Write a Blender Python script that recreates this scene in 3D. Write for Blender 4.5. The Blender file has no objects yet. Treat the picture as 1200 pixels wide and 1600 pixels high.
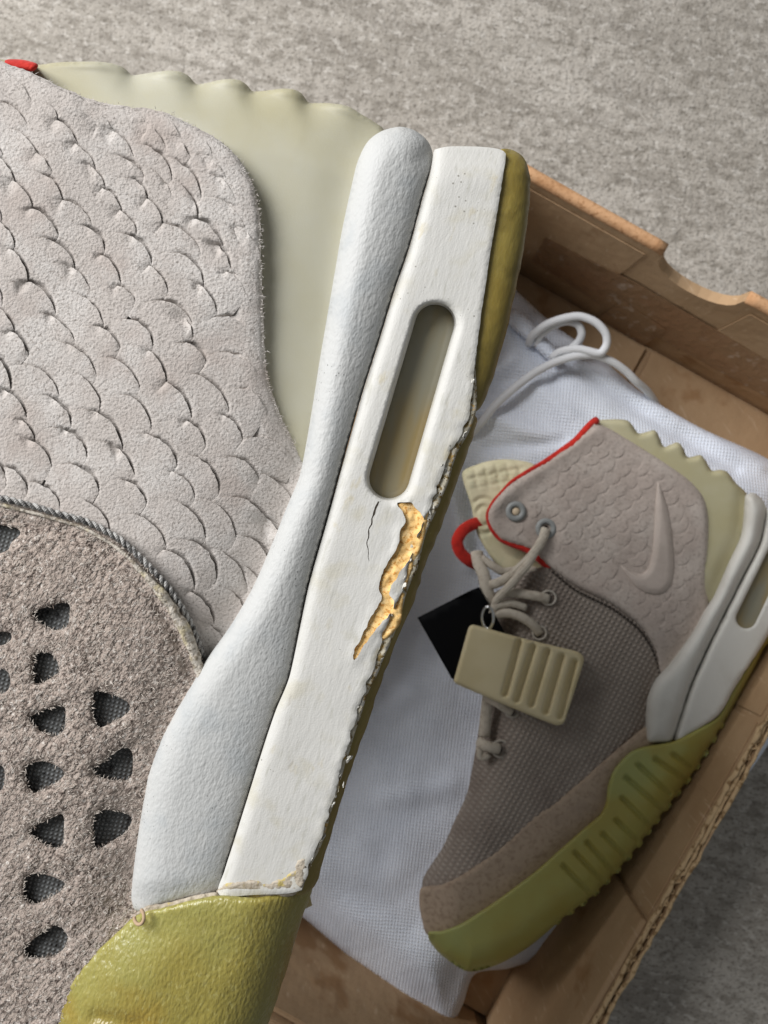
import bpy, math, random
import numpy as np
from mathutils import Vector
from mathutils.geometry import delaunay_2d_cdt

# ------------------------------------------------------------------ camera, world, light
sc = bpy.context.scene
C = sc.collection
CZ = 0.49                 # camera height above the concrete floor, looking straight down
FPX = 1200.0              # focal length in pixels of a 1200 x 1600 frame
cam_d = bpy.data.cameras.new('camera')
cam = bpy.data.objects.new('camera', cam_d); C.objects.link(cam)
cam.location = (0, 0, CZ)
cam_d.sensor_fit = 'VERTICAL'; cam_d.sensor_height = 36.0; cam_d.sensor_width = 27.0
cam_d.lens = 36.0 * FPX / 1600.0
cam_d.clip_start = 0.01; cam_d.clip_end = 50
cam_d.dof.use_dof = True; cam_d.dof.focus_distance = 0.168; cam_d.dof.aperture_fstop = 34
sc.camera = cam
world = bpy.data.worlds.new('World'); sc.world = world; world.use_nodes = True
bg = world.node_tree.nodes['Background']
bg.inputs[0].default_value = (0.93, 0.97, 1.0, 1); bg.inputs[1].default_value = 0.17
def area(name, loc, target, size, power, col):
    l = bpy.data.lights.new(name, 'AREA'); l.shape = 'RECTANGLE'; l.size, l.size_y = size; l.energy = power; l.color = col
    o = bpy.data.objects.new(name, l); C.objects.link(o); o.location = loc
    o.rotation_euler = (Vector(target) - Vector(loc)).to_track_quat('-Z', 'Y').to_euler()
    return o
area('doorway_light', (-0.92, 0.72, 1.08), (0.0, 0.05, 0.15), (0.9, 0.9), 36.0, (0.99, 0.99, 1.0))
sc.view_settings.view_transform = 'Standard'; sc.view_settings.look = 'None'
sc.view_settings.exposure = 0.0; sc.view_settings.gamma = 1.0
sc.view_settings.use_curve_mapping = False

D1 = 0.17; U1 = D1 / FPX          # held shoe: reference depth, metres per frame pixel there
D2 = 0.39; U2 = D2 / FPX          # boxed shoe
rng = np.random.default_rng(7); random.seed(7)

# ------------------------------------------------------------------ helpers
def P(x, y, h, D):                # frame pixel + height (in pixels of that depth) -> metres
    x = np.asarray(x, float); y = np.asarray(y, float); h = np.asarray(h, float)
    dep = D - h * (D / FPX)
    return np.stack([(x - 600) / FPX * dep, (800 - y) / FPX * dep, CZ - dep + 0 * x], -1)
def zc(pts, x0, y0, s):           # traced in an enlargement: offset and scale
    return [(x0 + a / s, y0 + b / s) for a, b in pts]
def lin(c):
    c = np.array(c, float) / 255.0
    return tuple(np.where(c <= 0.04045, c / 12.92, ((c + 0.055) / 1.055) ** 2.4)) + (1.0,)
def ss(a, b, x):
    t = np.clip((np.asarray(x, float) - a) / (b - a), 0, 1); return t * t * (3 - 2 * t)
def _hash(i, j, seed):
    n = (i.astype(np.int64) * 374761393 + j.astype(np.int64) * 668265263 + seed * 1274126177) & 0xffffffff
    n = ((n ^ (n >> 13)) * 1274126177) & 0xffffffff
    return ((n ^ (n >> 16)) & 0xffffff) / float(0xffffff)
def vn(x, y, f, seed=0):          # value noise, feature size f, range -1..1
    x = np.asarray(x, float) / f; y = np.asarray(y, float) / f
    i = np.floor(x); j = np.floor(y); u = x - i; v = y - j
    u = u * u * (3 - 2 * u); v = v * v * (3 - 2 * v)
    a = _hash(i, j, seed); b = _hash(i + 1, j, seed); c = _hash(i, j + 1, seed); d = _hash(i + 1, j + 1, seed)
    return 2 * ((a * (1 - u) + b * u) * (1 - v) + (c * (1 - u) + d * u) * v) - 1
def fbm(x, y, f, seed=0, o=3):
    r = 0; a = 1
    for k in range(o):
        r = r + a * vn(x, y, f / 2 ** k, seed + k); a *= 0.5
    return r / 1.75
def resample(poly, sp, smooth=True, closed=True):
    p = np.array(poly, float)
    if smooth:
        n = len(p); out = []
        rngi = range(n) if closed else range(n - 1)
        for i in rngi:
            if closed: p0, p1, p2, p3 = p[i - 1], p[i], p[(i + 1) % n], p[(i + 2) % n]
            else: p0, p1, p2, p3 = p[max(i - 1, 0)], p[i], p[i + 1], p[min(i + 2, n - 1)]
            k = max(2, int(np.linalg.norm(p2 - p1) / sp * 2))
            t = np.linspace(0, 1, k, endpoint=False)[:, None]
            tens = 0.42
            m1 = (p2 - p0) * tens; m2 = (p3 - p1) * tens
            L = np.linalg.norm(p2 - p1)
            for m in (m1, m2):
                q = np.linalg.norm(m)
                if q > L: m *= L / q
            out.append((2*t**3 - 3*t**2 + 1) * p1 + (t**3 - 2*t**2 + t) * m1 + (-2*t**3 + 3*t**2) * p2 + (t**3 - t**2) * m2)
        if not closed: out.append(p[-1:])
        p = np.concatenate(out)
    q = np.vstack([p, p[:1]]) if closed else p
    s = np.concatenate([[0], np.cumsum(np.linalg.norm(np.diff(q, axis=0), axis=1))])
    n = max(4 if closed else 2, int(round(s[-1] / sp)))
    ts = np.linspace(0, s[-1], n, endpoint=False) if closed else np.linspace(0, s[-1], n + 1)
    return np.stack([np.interp(ts, s, q[:, k]) for k in range(q.shape[1])], 1)
def inside(pts, poly):
    x, y = pts[:, 0], pts[:, 1]; r = np.zeros(len(pts), bool)
    a = poly; b = np.roll(poly, -1, 0)
    for (x1, y1), (x2, y2) in zip(a, b):
        if y1 == y2: continue
        c = ((y1 > y) != (y2 > y)) & (x < (x2 - x1) * (y - y1) / (y2 - y1) + x1)
        r ^= c
    return r
def dist(pts, poly, closed=True):
    pts = np.asarray(pts, float); a = np.asarray(poly, float)
    b = np.roll(a, -1, 0) if closed else a[1:]
    if not closed: a = a[:-1]
    out = np.empty(len(pts)); ab = b - a; L = (ab ** 2).sum(1) + 1e-12
    for i in range(0, len(pts), 4000):
        p = pts[i:i + 4000, None, :]
        t = np.clip(((p - a) * ab).sum(2) / L, 0, 1)
        out[i:i + 4000] = np.sqrt((((a + t[..., None] * ab) - p) ** 2).sum(2).min(1))
    return out
def mesh_obj(name, verts, faces, mat, parent=None, smooth=True, kind=None):
    me = bpy.data.meshes.new(name)
    me.from_pydata([tuple(map(float, v)) for v in verts], [], [tuple(map(int, f)) for f in faces])
    if smooth: me.polygons.foreach_set('use_smooth', np.ones(len(me.polygons), bool))
    me.materials.append(mat); me.update()
    return link(name, me, parent, kind)
def link(name, me, parent=None, kind=None):
    o = bpy.data.objects.new(name, me); C.objects.link(o)
    if parent is not None:
        o.parent = parent
        r = parent
        while r.parent is not None: r = r.parent
        if parent is r and r.type == 'EMPTY': o.location = -r.location
    if kind: o['kind'] = kind
    return o
def thing(name, label, cat, loc=(0, 0, 0), group=None):
    o = bpy.data.objects.new(name, None); C.objects.link(o); o.location = loc; o.empty_display_size = 0.02
    tag(o, label, cat, group); return o
def tag(o, label, cat, group=None):
    o['label'] = label; o['category'] = cat
    if group: o['group'] = group
    return o

def panel(name, outline, D, hfun, mat, parent, sp=8, holes=(), er=8, hr=5, skirt=((0, 15), (4, 40)), hskirt=None,
          smooth=True, rag=0.0, hrag=0.0, edge_gain=1.0, kind=None, hsp=None, seed=0, hsmooth=True, sharp=False):
    """A thick sheet: traced outline (and holes) filled with an even triangulation, its height given by hfun(x, y, d, dh)."""
    out = resample(outline, sp, smooth)
    if rag:
        t = np.roll(out, -1, 0) - np.roll(out, 1, 0); t /= np.linalg.norm(t, axis=1)[:, None] + 1e-9
        r = rag(out[:, 0], out[:, 1]) if callable(rag) else rag * fbm(out[:, 0], out[:, 1], sp * 2.5, seed)
        out = out + np.stack([-t[:, 1], t[:, 0]], 1) * np.asarray(r)[:, None]
    hl = []
    for k, hpoly in enumerate(holes):
        q = resample(hpoly, hsp or sp, hsmooth)
        if hrag:
            q = q + hrag * np.stack([vn(q[:, 0], q[:, 1], (hsp or sp) * 1.5, 11 + k), vn(q[:, 0], q[:, 1], (hsp or sp) * 1.5, 37 + k)], 1)
        hl.append(q)
    lo = out.min(0); hi = out.max(0)
    gx, gy = np.meshgrid(np.arange(lo[0], hi[0], sp), np.arange(lo[1], hi[1], sp * 0.866))
    gx = gx + (np.arange(gx.shape[0]) % 2)[:, None] * sp * 0.5
    g = np.stack([gx.ravel(), gy.ravel()], 1)
    g = g + (rng.random(g.shape) - 0.5) * sp * 0.2
    g = g[inside(g, out)]
    g = g[dist(g, out) > sp * 0.55]
    for q in hl:
        b0 = q.min(0) - 3 * sp; b1 = q.max(0) + 3 * sp
        near = ((g > b0) & (g < b1)).all(1)
        keep = np.ones(len(g), bool)
        gi = np.where(near)[0]
        if len(gi):
            bad = inside(g[gi], q) | (dist(g[gi], q) < (hsp or sp) * 0.55)
            keep[gi[bad]] = False
        g = g[keep]
        if hsp and hsp < sp:     # graded rings of points round a fine hole
            c = []
            t = np.roll(q, -1, 0) - np.roll(q, 1, 0); t /= np.linalg.norm(t, axis=1)[:, None] + 1e-9
            nrm = np.stack([t[:, 1], -t[:, 0]], 1)
            for mth, st in ((1.0, 1), (2.1, 1), (3.6, 2)):
                for sg in (1, -1):
                    c.append((q + sg * nrm * hsp * mth)[::st])
            c = np.concatenate(c); c = c[inside(c, out) & ~inside(c, q)]
            c = c[dist(c, q) > hsp * 0.6]
            for q2 in hl:
                if q2 is not q: c = c[~inside(c, q2)]; c = c[dist(c, q2) > hsp * 0.5] if len(c) else c
            g = np.vstack([g, c])
    pts = [out] + hl; edges = []; n = 0
    for q in pts:
        m = len(q); edges += [(n + i, n + (i + 1) % m) for i in range(m)]; n += m
    allp = np.vstack(pts + [g])
    res = delaunay_2d_cdt([Vector(p) for p in allp], edges, [], 0, 1e-4)
    v2 = np.array([tuple(v) for v in res[0]]); tri = np.array([f for f in res[2] if len(f) == 3])
    cen = v2[tri].mean(1)
    ok = inside(cen, out)
    for q in hl: ok &= ~inside(cen, q)
    tri = tri[ok]
    a, b, c = v2[tri[:, 0]], v2[tri[:, 1]], v2[tri[:, 2]]
    area2 = (b[:, 0] - a[:, 0]) * (c[:, 1] - a[:, 1]) - (b[:, 1] - a[:, 1]) * (c[:, 0] - a[:, 0])
    fl = area2 > 0              # pixel y runs down: flip so that normals face the camera
    tri[fl] = tri[fl][:, [0, 2, 1]]
    used = np.unique(tri); remap = -np.ones(len(v2), int); remap[used] = np.arange(len(used)); v2 = v2[used]; tri = remap[tri]
    d = dist(v2, out); dh = np.full(len(v2), 1e9)
    for q in hl:
        near = ((v2 > q.min(0) - 60) & (v2 < q.max(0) + 60)).all(1)
        if near.any(): dh[near] = np.minimum(dh[near], dist(v2[near], q))
    h = np.asarray(hfun(v2[:, 0], v2[:, 1], d, dh), float) + 0 * d
    def rnd(dd, r): 
        e = np.clip(r - dd, 0, r); return r - np.sqrt(np.maximum(r * r - e * e, 0))
    if er: h = h - edge_gain * rnd(d, er)
    if hr and hl: h = h - rnd(dh, hr)
    V = [P(v2[:, 0], v2[:, 1], h, D)]; F = [tri]
    # boundary half-edges -> skirts
    he = np.concatenate([tri[:, [0, 1]], tri[:, [1, 2]], tri[:, [2, 0]]])
    key = set(map(tuple, he)); bnd = np.array([e for e in he if (e[1], e[0]) not in key])
    if len(bnd) and skirt:
        nrm = np.zeros_like(v2); t = v2[bnd[:, 1]] - v2[bnd[:, 0]]; t /= np.linalg.norm(t, axis=1)[:, None] + 1e-9
        nn = np.stack([t[:, 1], -t[:, 0]], 1)            # towards the sheet
        np.add.at(nrm, bnd[:, 0], nn); np.add.at(nrm, bnd[:, 1], nn)
        bv = np.unique(bnd); nb = nrm[bv]; nb /= np.linalg.norm(nb, axis=1)[:, None] + 1e-9
        onh = dh[bv] < d[bv]
        idx = -np.ones(len(v2), int); idx[bv] = np.arange(len(bv)); prev = bv.copy(); base = len(v2)
        if sharp: V.append(V[0][bv]); prev = base + np.arange(len(bv)); base += len(bv)
        hs = hskirt or skirt
        for (i1, s1), (i2, s2) in zip(skirt, hs):
            inset = np.where(onh, i2, i1); drop = np.where(onh, s2, s1)
            q = v2[bv] + nb * inset[:, None]
            V.append(P(q[:, 0], q[:, 1], h[bv] - drop, D)); cur = base + np.arange(len(bv)); base += len(bv)
            A = idx[bnd[:, 0]]; B = idx[bnd[:, 1]]
            F.append(np.stack([prev[B], prev[A], cur[A], cur[B]], 1)); prev = cur
    V = np.vstack(V); FF = [tuple(f) for blk in F for f in blk]
    return mesh_obj(name, V, FF, mat, parent, True, kind)

def tube(name, pts, rad, mat, parent=None, n=10, flat=1.0, kind=None, build=True, caps=True):
    p = np.asarray(pts, float); m = len(p); r = np.broadcast_to(np.asarray(rad, float), (m,))
    t = np.gradient(p, axis=0); t /= np.linalg.norm(t, axis=1)[:, None] + 1e-12
    up = np.array([0, 0, 1.0]); s = np.cross(t, up)
    bad = np.linalg.norm(s, axis=1) < 1e-3; s[bad] = (1, 0, 0)
    s /= np.linalg.norm(s, axis=1)[:, None]; w = np.cross(s, t)
    a = np.linspace(0, 2 * math.pi, n, endpoint=False)
    V = p[:, None] + r[:, None, None] * (np.cos(a)[None, :, None] * s[:, None] + flat * np.sin(a)[None, :, None] * w[:, None])
    V = V.reshape(-1, 3); F = []
    for i in range(m - 1):
        for k in range(n):
            F.append((i * n + k, i * n + (k + 1) % n, (i + 1) * n + (k + 1) % n, (i + 1) * n + k))
    if caps: F.append(tuple(range(n - 1, -1, -1))); F.append(tuple((m - 1) * n + k for k in range(n)))
    if not build: return V, F
    return mesh_obj(name, V, F, mat, parent, True, kind)
def merge(list_vf):
    V = []; F = []; n = 0
    for v, f in list_vf:
        V.append(np.asarray(v)); F += [tuple(i + n for i in q) for q in f]; n += len(v)
    return np.vstack(V), F
def path3(pts, D, sp=6):          # [(x, y, h)] -> smooth metres path
    q = resample(np.array(pts, float), sp, True, False)
    return P(q[:, 0], q[:, 1], q[:, 2], D)

# ------------------------------------------------------------------ materials
def M(name, col, rough=0.6, var=(), bumps=(), specks=None, sheen=0.0, sss=None, coat=0.0, spec=0.4, rvar=None, metallic=0.0, trans=0.0):
    """var: (feature m, low, high, colour, stretch xyz, rot); bumps: (kind, feature m, distance m, stretch, rot, detail)"""
    m = bpy.data.materials.new(name); m.use_nodes = True; nt = m.node_tree; N = nt.nodes; L = nt.links
    b = N['Principled BSDF']; tc = N.new('ShaderNodeTexCoord')
    b.inputs['Roughness'].default_value = rough; b.inputs['Specular IOR Level'].default_value = spec
    b.inputs['Metallic'].default_value = metallic
    if coat: b.inputs['Coat Weight'].default_value = coat; b.inputs['Coat Roughness'].default_value = 0.25
    if sheen: b.inputs['Sheen Weight'].default_value = sheen; b.inputs['Sheen Roughness'].default_value = 0.5
    if trans: b.inputs['Transmission Weight'].default_value = trans
    if sss:
        b.inputs['Subsurface Weight'].default_value = sss[0]; b.inputs['Subsurface Radius'].default_value = sss[1]
        b.inputs['Subsurface Scale'].default_value = sss[2]
    def coord(stretch=(1, 1, 1), rot=0.0, loc=(0, 0, 0)):
        r = N.new('ShaderNodeMapping'); r.vector_type = 'POINT'; r.inputs['Rotation'].default_value = (0, 0, rot)
        s = N.new('ShaderNodeMapping'); s.inputs['Scale'].default_value = stretch; s.inputs['Location'].default_value = loc
        L.new(tc.outputs['Object'], r.inputs[0]); L.new(r.outputs[0], s.inputs[0]); return s.outputs[0]
    def tex(kind, feat, stretch, rot, detail):
        v = coord(stretch, rot)
        if kind == 'noise':
            t = N.new('ShaderNodeTexNoise'); t.inputs['Scale'].default_value = 1 / feat; t.inputs['Detail'].default_value = detail
            t.inputs['Roughness'].default_value = 0.55; L.new(v, t.inputs['Vector']); return t.outputs['Fac']
        if kind == 'voro':
            t = N.new('ShaderNodeTexVoronoi'); t.inputs['Scale'].default_value = 1 / feat; t.feature = 'SMOOTH_F1'; t.inputs['Smoothness'].default_value = 0.35
            L.new(v, t.inputs['Vector']); return t.outputs['Distance']
        if kind == 'wave':
            t = N.new('ShaderNodeTexWave'); t.wave_type = 'BANDS'; t.bands_direction = 'X'; t.inputs['Scale'].default_value = 0.314 / feat   # period = feat
            t.inputs['Distortion'].default_value = detail; t.inputs['Detail Scale'].default_value = 0.3; t.inputs['Detail'].default_value = 1.0
            L.new(v, t.inputs['Vector']); return t.outputs['Fac']
        if kind == 'weave':     # two crossed waves in quadrature
            a = N.new('ShaderNodeTexWave'); a.bands_direction = 'X'; a.inputs['Scale'].default_value = 0.314 / feat; a.inputs['Distortion'].default_value = detail
            c = N.new('ShaderNodeTexWave'); c.bands_direction = 'Y'; c.inputs['Scale'].default_value = 0.314 / feat; c.inputs['Distortion'].default_value = detail
            for q in (a, c): L.new(v, q.inputs['Vector']); q.inputs['Detail Scale'].default_value = 0.4
            mx = N.new('ShaderNodeMath'); mx.operation = 'MULTIPLY'; L.new(a.outputs['Fac'], mx.inputs[0]); L.new(c.outputs['Fac'], mx.inputs[1]); return mx.outputs[0]
    cur = None
    rgb = N.new('ShaderNodeRGB'); rgb.outputs[0].default_value = lin(col); cur = rgb.outputs[0]
    for it in var:
        kind, feat, lo, hi, c2 = it[:5]; st = it[5] if len(it) > 5 else (1, 1, 1); ro = it[6] if len(it) > 6 else 0.0; amt = it[7] if len(it) > 7 else 1.0
        f = tex(kind, feat, st, ro, 4 if kind == 'noise' else 0.5)
        mr = N.new('ShaderNodeMapRange'); mr.interpolation_type = 'SMOOTHSTEP'; mr.inputs[1].default_value = lo; mr.inputs[2].default_value = hi; mr.inputs[4].default_value = amt
        L.new(f, mr.inputs[0])
        mx = N.new('ShaderNodeMix'); mx.data_type = 'RGBA'; L.new(mr.outputs[0], mx.inputs[0]); L.new(cur, mx.inputs[6]); mx.inputs[7].default_value = lin(c2)
        cur = mx.outputs[2]
    if specks:                  # sparse pin holes / dirt specks: (spacing m, size 0..1, colour)
        t = N.new('ShaderNodeTexVoronoi'); t.inputs['Scale'].default_value = 1 / specks[0]; L.new(tc.outputs['Object'], t.inputs['Vector'])
        t2 = N.new('ShaderNodeTexNoise'); t2.inputs['Scale'].default_value = 0.12 / specks[0]; L.new(tc.outputs['Object'], t2.inputs['Vector'])
        ad = N.new('ShaderNodeMath'); ad.operation = 'ADD'; L.new(t.outputs['Distance'], ad.inputs[0])
        m3 = N.new('ShaderNodeMapRange'); m3.inputs[1].default_value = 0.4; m3.inputs[2].default_value = 0.65; m3.inputs[3].default_value = 0.3; m3.inputs[4].default_value = 0.0
        L.new(t2.outputs['Fac'], m3.inputs[0]); L.new(m3.outputs[0], ad.inputs[1])
        mr = N.new('ShaderNodeMapRange'); mr.inputs[1].default_value = specks[1] * 0.7; mr.inputs[2].default_value = specks[1] * 1.3; mr.inputs[3].default_value = 0.8; mr.inputs[4].default_value = 0.0
        L.new(ad.outputs[0], mr.inputs[0])
        mx = N.new('ShaderNodeMix'); mx.data_type = 'RGBA'; L.new(mr.outputs[0], mx.inputs[0]); L.new(cur, mx.inputs[6]); mx.inputs[7].default_value = lin(specks[2])
        cur = mx.outputs[2]
    L.new(cur, b.inputs['Base Color'])
    if rvar:
        f = tex('noise', rvar[0], (1, 1, 1), 0, 3); mr = N.new('ShaderNodeMapRange'); mr.inputs[1].default_value = 0.35; mr.inputs[2].default_value = 0.65
        mr.inputs[3].default_value = rvar[1]; mr.inputs[4].default_value = rvar[2]; L.new(f, mr.inputs[0]); L.new(mr.outputs[0], b.inputs['Roughness'])
    prev = None
    for it in bumps:
        kind, feat, dst = it[:3]; st = it[3] if len(it) > 3 else (1, 1, 1); ro = it[4] if len(it) > 4 else 0.0; de = it[5] if len(it) > 5 else 2.0
        f = tex(kind, feat, st, ro, de)
        bp = N.new('ShaderNodeBump'); bp.inputs['Distance'].default_value = abs(dst); bp.inputs['Strength'].default_value = 1.0; bp.invert = dst < 0
        L.new(f, bp.inputs['Height'])
        if prev is not None: L.new(prev, bp.inputs['Normal'])
        prev = bp.outputs['Normal']
    if prev is not None: L.new(prev, b.inputs['Normal'])
    return m
u = U1; w = U2
AX = math.radians(-107)
m_scale = M('pale_grey_nubuck', (187, 179, 172), 0.9, var=[('noise', 60*u, .4, .65, (196, 190, 184)), ('noise', 4*u, .50, .70, (152, 144, 137)), ('noise', 140*u, .5, .7, (177, 166, 158))],
            bumps=[('noise', 4.5*u, 1.9*u), ('noise', 30*u, 1.2*u)], sheen=0.15, spec=0.15)
m_suede = M('brown_grey_suede', (168, 154, 143), 0.95, var=[('noise', 8*u, .48, .66, (96, 84, 77)), ('noise', 90*u, .45, .68, (156, 143, 133)), ('noise', 6*u, .54, .70, (206, 198, 189))],
            bumps=[('noise', 8*u, 7*u, (1, 0.5, 1), 0.6), ('noise', 4*u, 2.5*u)], sheen=0.15, spec=0.1)
m_nap = M('suede_fibre', (190, 180, 169), 0.95, var=[('noise', 9*u, .47, .6, (116, 104, 95))], spec=0.1)
m_roll = M('white_pebbled_leather', (188, 188, 185), 0.6, var=[('noise', 70*u, .45, .7, (178, 180, 179))], bumps=[('noise', 5.5*u, 1.3*u, (1, 0.6, 1), 0.35, 1.0), ('noise', 2.5*u, 0.2*u)],
            specks=(8*u, 0.15, (104, 104, 102)), spec=0.35)
m_band = M('white_painted_foam', (198, 196, 190), 0.55, var=[('noise', 60*u, .5, .72, (190, 186, 173)), ('noise', 38*u, .62, .72, (184, 172, 138), (1, 0.5, 1), 0.3, .5), ('noise', 22*u, .66, .74, (158, 152, 140), (1, 0.25, 1), 0.5, .45), ('noise', 9*u, .56, .75, (183, 181, 172), (1, 0.22, 1), 0.3)],
           bumps=[('noise', 6*u, 0.6*u, (1, 0.22, 1), 0.3), ('noise', 3*u, 0.35*u)], specks=(11*u, 0.14, (118, 114, 104)), spec=0.35)
m_counter = M('pale_olive_rubber', (180, 177, 159), 0.5, var=[('noise', 300*u, .35, .7, (172, 166, 138))], bumps=[('noise', 3*u, 0.15*u)], sss=(0.25, (1, .9, .6), 0.002), spec=0.35)
m_gum = M('amber_gum_rubber', (134, 116, 54), 0.36, var=[('noise', 120*u, .4, .62, (140, 124, 62)), ('noise', 60*u, .5, .7, (120, 104, 48))],
          bumps=[('noise', 6*u, 0.7*u, (1.0, 0.4, 1), 0.28, 1.0)], specks=(11*u, 0.11, (190, 178, 120)), sss=(0.35, (1, .75, .2), 0.0025), spec=0.5)
m_gumtoe = M('amber_olive_gum_rubber', (148, 136, 68), 0.33, var=[('noise', 220*u, .42, .6, (154, 130, 56)), ('noise', 300*u, .42, .62, (152, 148, 84)), ('noise', 6*u, .54, .68, (176, 168, 106), (1.0, 0.45, 1), 0.2, .55)],
          bumps=[('noise', 5*u, 2.0*u, (1.0, 0.55, 1), 0.2, 0.8)], sss=(0.3, (1, .85, .35), 0.003), spec=0.55)
m_foam = M('yellowed_foam', (238, 197, 130), 1.0, var=[('noise', 14*u, .48, .66, (242, 208, 150)), ('noise', 6*u, .53, .66, (206, 148, 78))], bumps=[('noise', 8*u, 1.6*u, (1, 1, 1), 0, 5)], spec=0.02)
m_crumb = M('crumbled_paint_and_glue', (196, 188, 168), 0.85, var=[('noise', 10*u, .50, .58, (136, 116, 76)), ('noise', 14*u, .53, .60, (206, 202, 192)), ('noise', 7*u, .61, .66, (84, 66, 36)), ('noise', 18*u, .58, .66, (204, 170, 108))],
            bumps=[('noise', 6*u, 2*u, (1, 1, 1), 0, 3)], spec=0.1)
m_flake = M('loose_white_paint', (204, 201, 192), 0.8, bumps=[('noise', 6*u, 1*u)], spec=0.1)
m_glue = M('grey_beige_glue', (178, 167, 150), 0.7, var=[('noise', 10*u, .48, .62, (158, 146, 128)), ('noise', 20*u, .58, .68, (186, 168, 104))], bumps=[('noise', 8*u, 2.5*u)], spec=0.35)
m_window = M('smoked_air_window', (134, 130, 112), 0.16, var=[('noise', 90*u, .4, .62, (144, 126, 84), (1, .25, 1), 0.28)], bumps=[('noise', 60*u, 0.5*u)], specks=(40*u, 0.05, (200, 196, 180)), spec=0.5, coat=0.4)
m_mesh1 = M('dark_grey_woven_lining', (84, 85, 84), 0.8, var=[('weave', 7*u, .05, .5, (128, 130, 130), (1, 1, 1), 0.25), ('noise', 20*u, .5, .7, (52, 52, 52))], bumps=[('weave', 7*u, 3*u, (1, 1, 1), 0.25, 0.5)], spec=0.2)
m_stitch = M('grey_white_thread', (176, 174, 170), 0.7, var=[('noise', 10*u, .45, .6, (106, 104, 102))], bumps=[('wave', 3*u, 0.5*u, (1, 1, 1), 0.7, 0.3)], spec=0.2)
m_edge = M('frayed_pale_edge', (190, 182, 170), 0.95, var=[('noise', 8*u, .45, .6, (140, 130, 116)), ('noise', 40*u, .55, .7, (196, 184, 150))], bumps=[('noise', 5*u, 3*u)], spec=0.1)
m_red = M('red_fabric', (196, 44, 32), 0.8, var=[('noise', 10*w, .45, .7, (170, 34, 26))], bumps=[('noise', 3*w, 0.5*w)], spec=0.2, sheen=0.2)
m_fibre = M('tan_fibre', (176, 150, 122), 0.8)

# boxed shoe
m2_scale = M('taupe_nubuck', (182, 168, 158), 0.9, var=[('noise', 60*w, .4, .65, (192, 180, 170)), ('noise', 5*w, .5, .7, (164, 151, 141))], bumps=[('noise', 4*w, 0.5*w), ('noise', 14*w, 1.2*w)], spec=0.15, sheen=0.1)
m2_swoosh = M('smooth_taupe_nubuck', (188, 175, 165), 0.85, var=[('noise', 20*w, .45, .7, (180, 167, 157))], bumps=[('noise', 4*w, 0.4*w)], spec=0.2)
m2_mesh = M('brown_grey_knit', (142, 131, 121), 0.9, var=[('weave', 8*w, .02, .45, (166, 155, 145), (1, 1, 1), 0.5), ('noise', 80*w, .45, .7, (124, 112, 103), (1, 1, 1), 0, .6)], bumps=[('weave', 8*w, 2.2*w, (1, 1, 1), 0.5, 1.0), ('noise', 3*w, 0.8*w)], spec=0.1)
m2_suede = M('tan_brown_suede', (174, 154, 134), 0.95, var=[('noise', 7*w, .45, .7, (148, 128, 110)), ('noise', 50*w, .5, .7, (160, 141, 124))], bumps=[('noise', 5*w, 1.0*w)], spec=0.1, sheen=0.2)
m2_white = M('off_white_midsole', (214, 211, 203), 0.55, var=[('noise', 60*w, .45, .7, (203, 199, 190))], bumps=[('noise', 5*w, 0.25*w)], spec=0.3)
m2_gum = M('olive_gum_rubber', (170, 165, 92), 0.42, var=[('noise', 150*w, .42, .62, (166, 154, 78)), ('noise', 200*w, .45, .6, (164, 166, 100))], bumps=[('noise', 5*w, 0.3*w)], sss=(0.25, (1, .85, .25), 0.003), spec=0.45)
m2_counter = M('cream_olive_rubber', (190, 184, 154), 0.55, var=[('noise', 120*w, .4, .65, (182, 174, 138))], sss=(0.2, (1, .9, .6), 0.003), spec=0.3)
m2_tongue = M('pale_cream_rubber', (214, 205, 172), 0.65, var=[('noise', 50*w, .42, .62, (204, 196, 160)), ('noise', 30*w, .55, .7, (196, 196, 164))], bumps=[('noise', 6*w, 0.4*w)], spec=0.3)
m2_lace = M('off_white_lace', (204, 194, 178), 0.85, var=[('noise', 8*w, .45, .68, (186, 174, 158))], bumps=[('weave', 3.5*w, 1.0*w, (1, 1, 1), 0.8, 0.5)], spec=0.15)
m2_ring = M('grey_eyelet', (150, 152, 150), 0.45, spec=0.4)
m2_pin = M('beige_pin', (222, 200, 170), 0.5)
m2_wire = M('pale_eyelet_rim', (186, 178, 166), 0.5)
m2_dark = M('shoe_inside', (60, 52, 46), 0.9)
m_tag = M('beige_ribbed_rubber', (216, 202, 164), 0.6, var=[('noise', 60*w, .4, .65, (210, 195, 154))], bumps=[('noise', 3*w, 0.2*w)], sss=(0.1, (1, .8, .5), 0.002), spec=0.3)
m_metal = M('polished_ring_metal', (214, 214, 212), 0.25, metallic=1.0)
m_black = M('matt_black_card', (9, 9, 11), 0.7, spec=0.1)
m_bag = M('white_woven_nylon', (233, 240, 253), 0.75, var=[('weave', 4.9*.45/1200, .0, .35, (240, 244, 253), (1, 1, 1), 0.12), ('noise', 90*w, .4, .7, (210, 216, 229), (1, 1, 1), 0, .5)],
          bumps=[('weave', 4.9*.45/1200, 1.3*w, (1, 1, 1), 0.12, 0.6), ('noise', 60*w, 3*w)], spec=0.2)
m_cord = M('white_drawcord', (218, 219, 221), 0.75, bumps=[('wave', 3*w, 0.4*w, (1, 1, 1), 0.8, 0.3)], spec=0.2)
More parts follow.
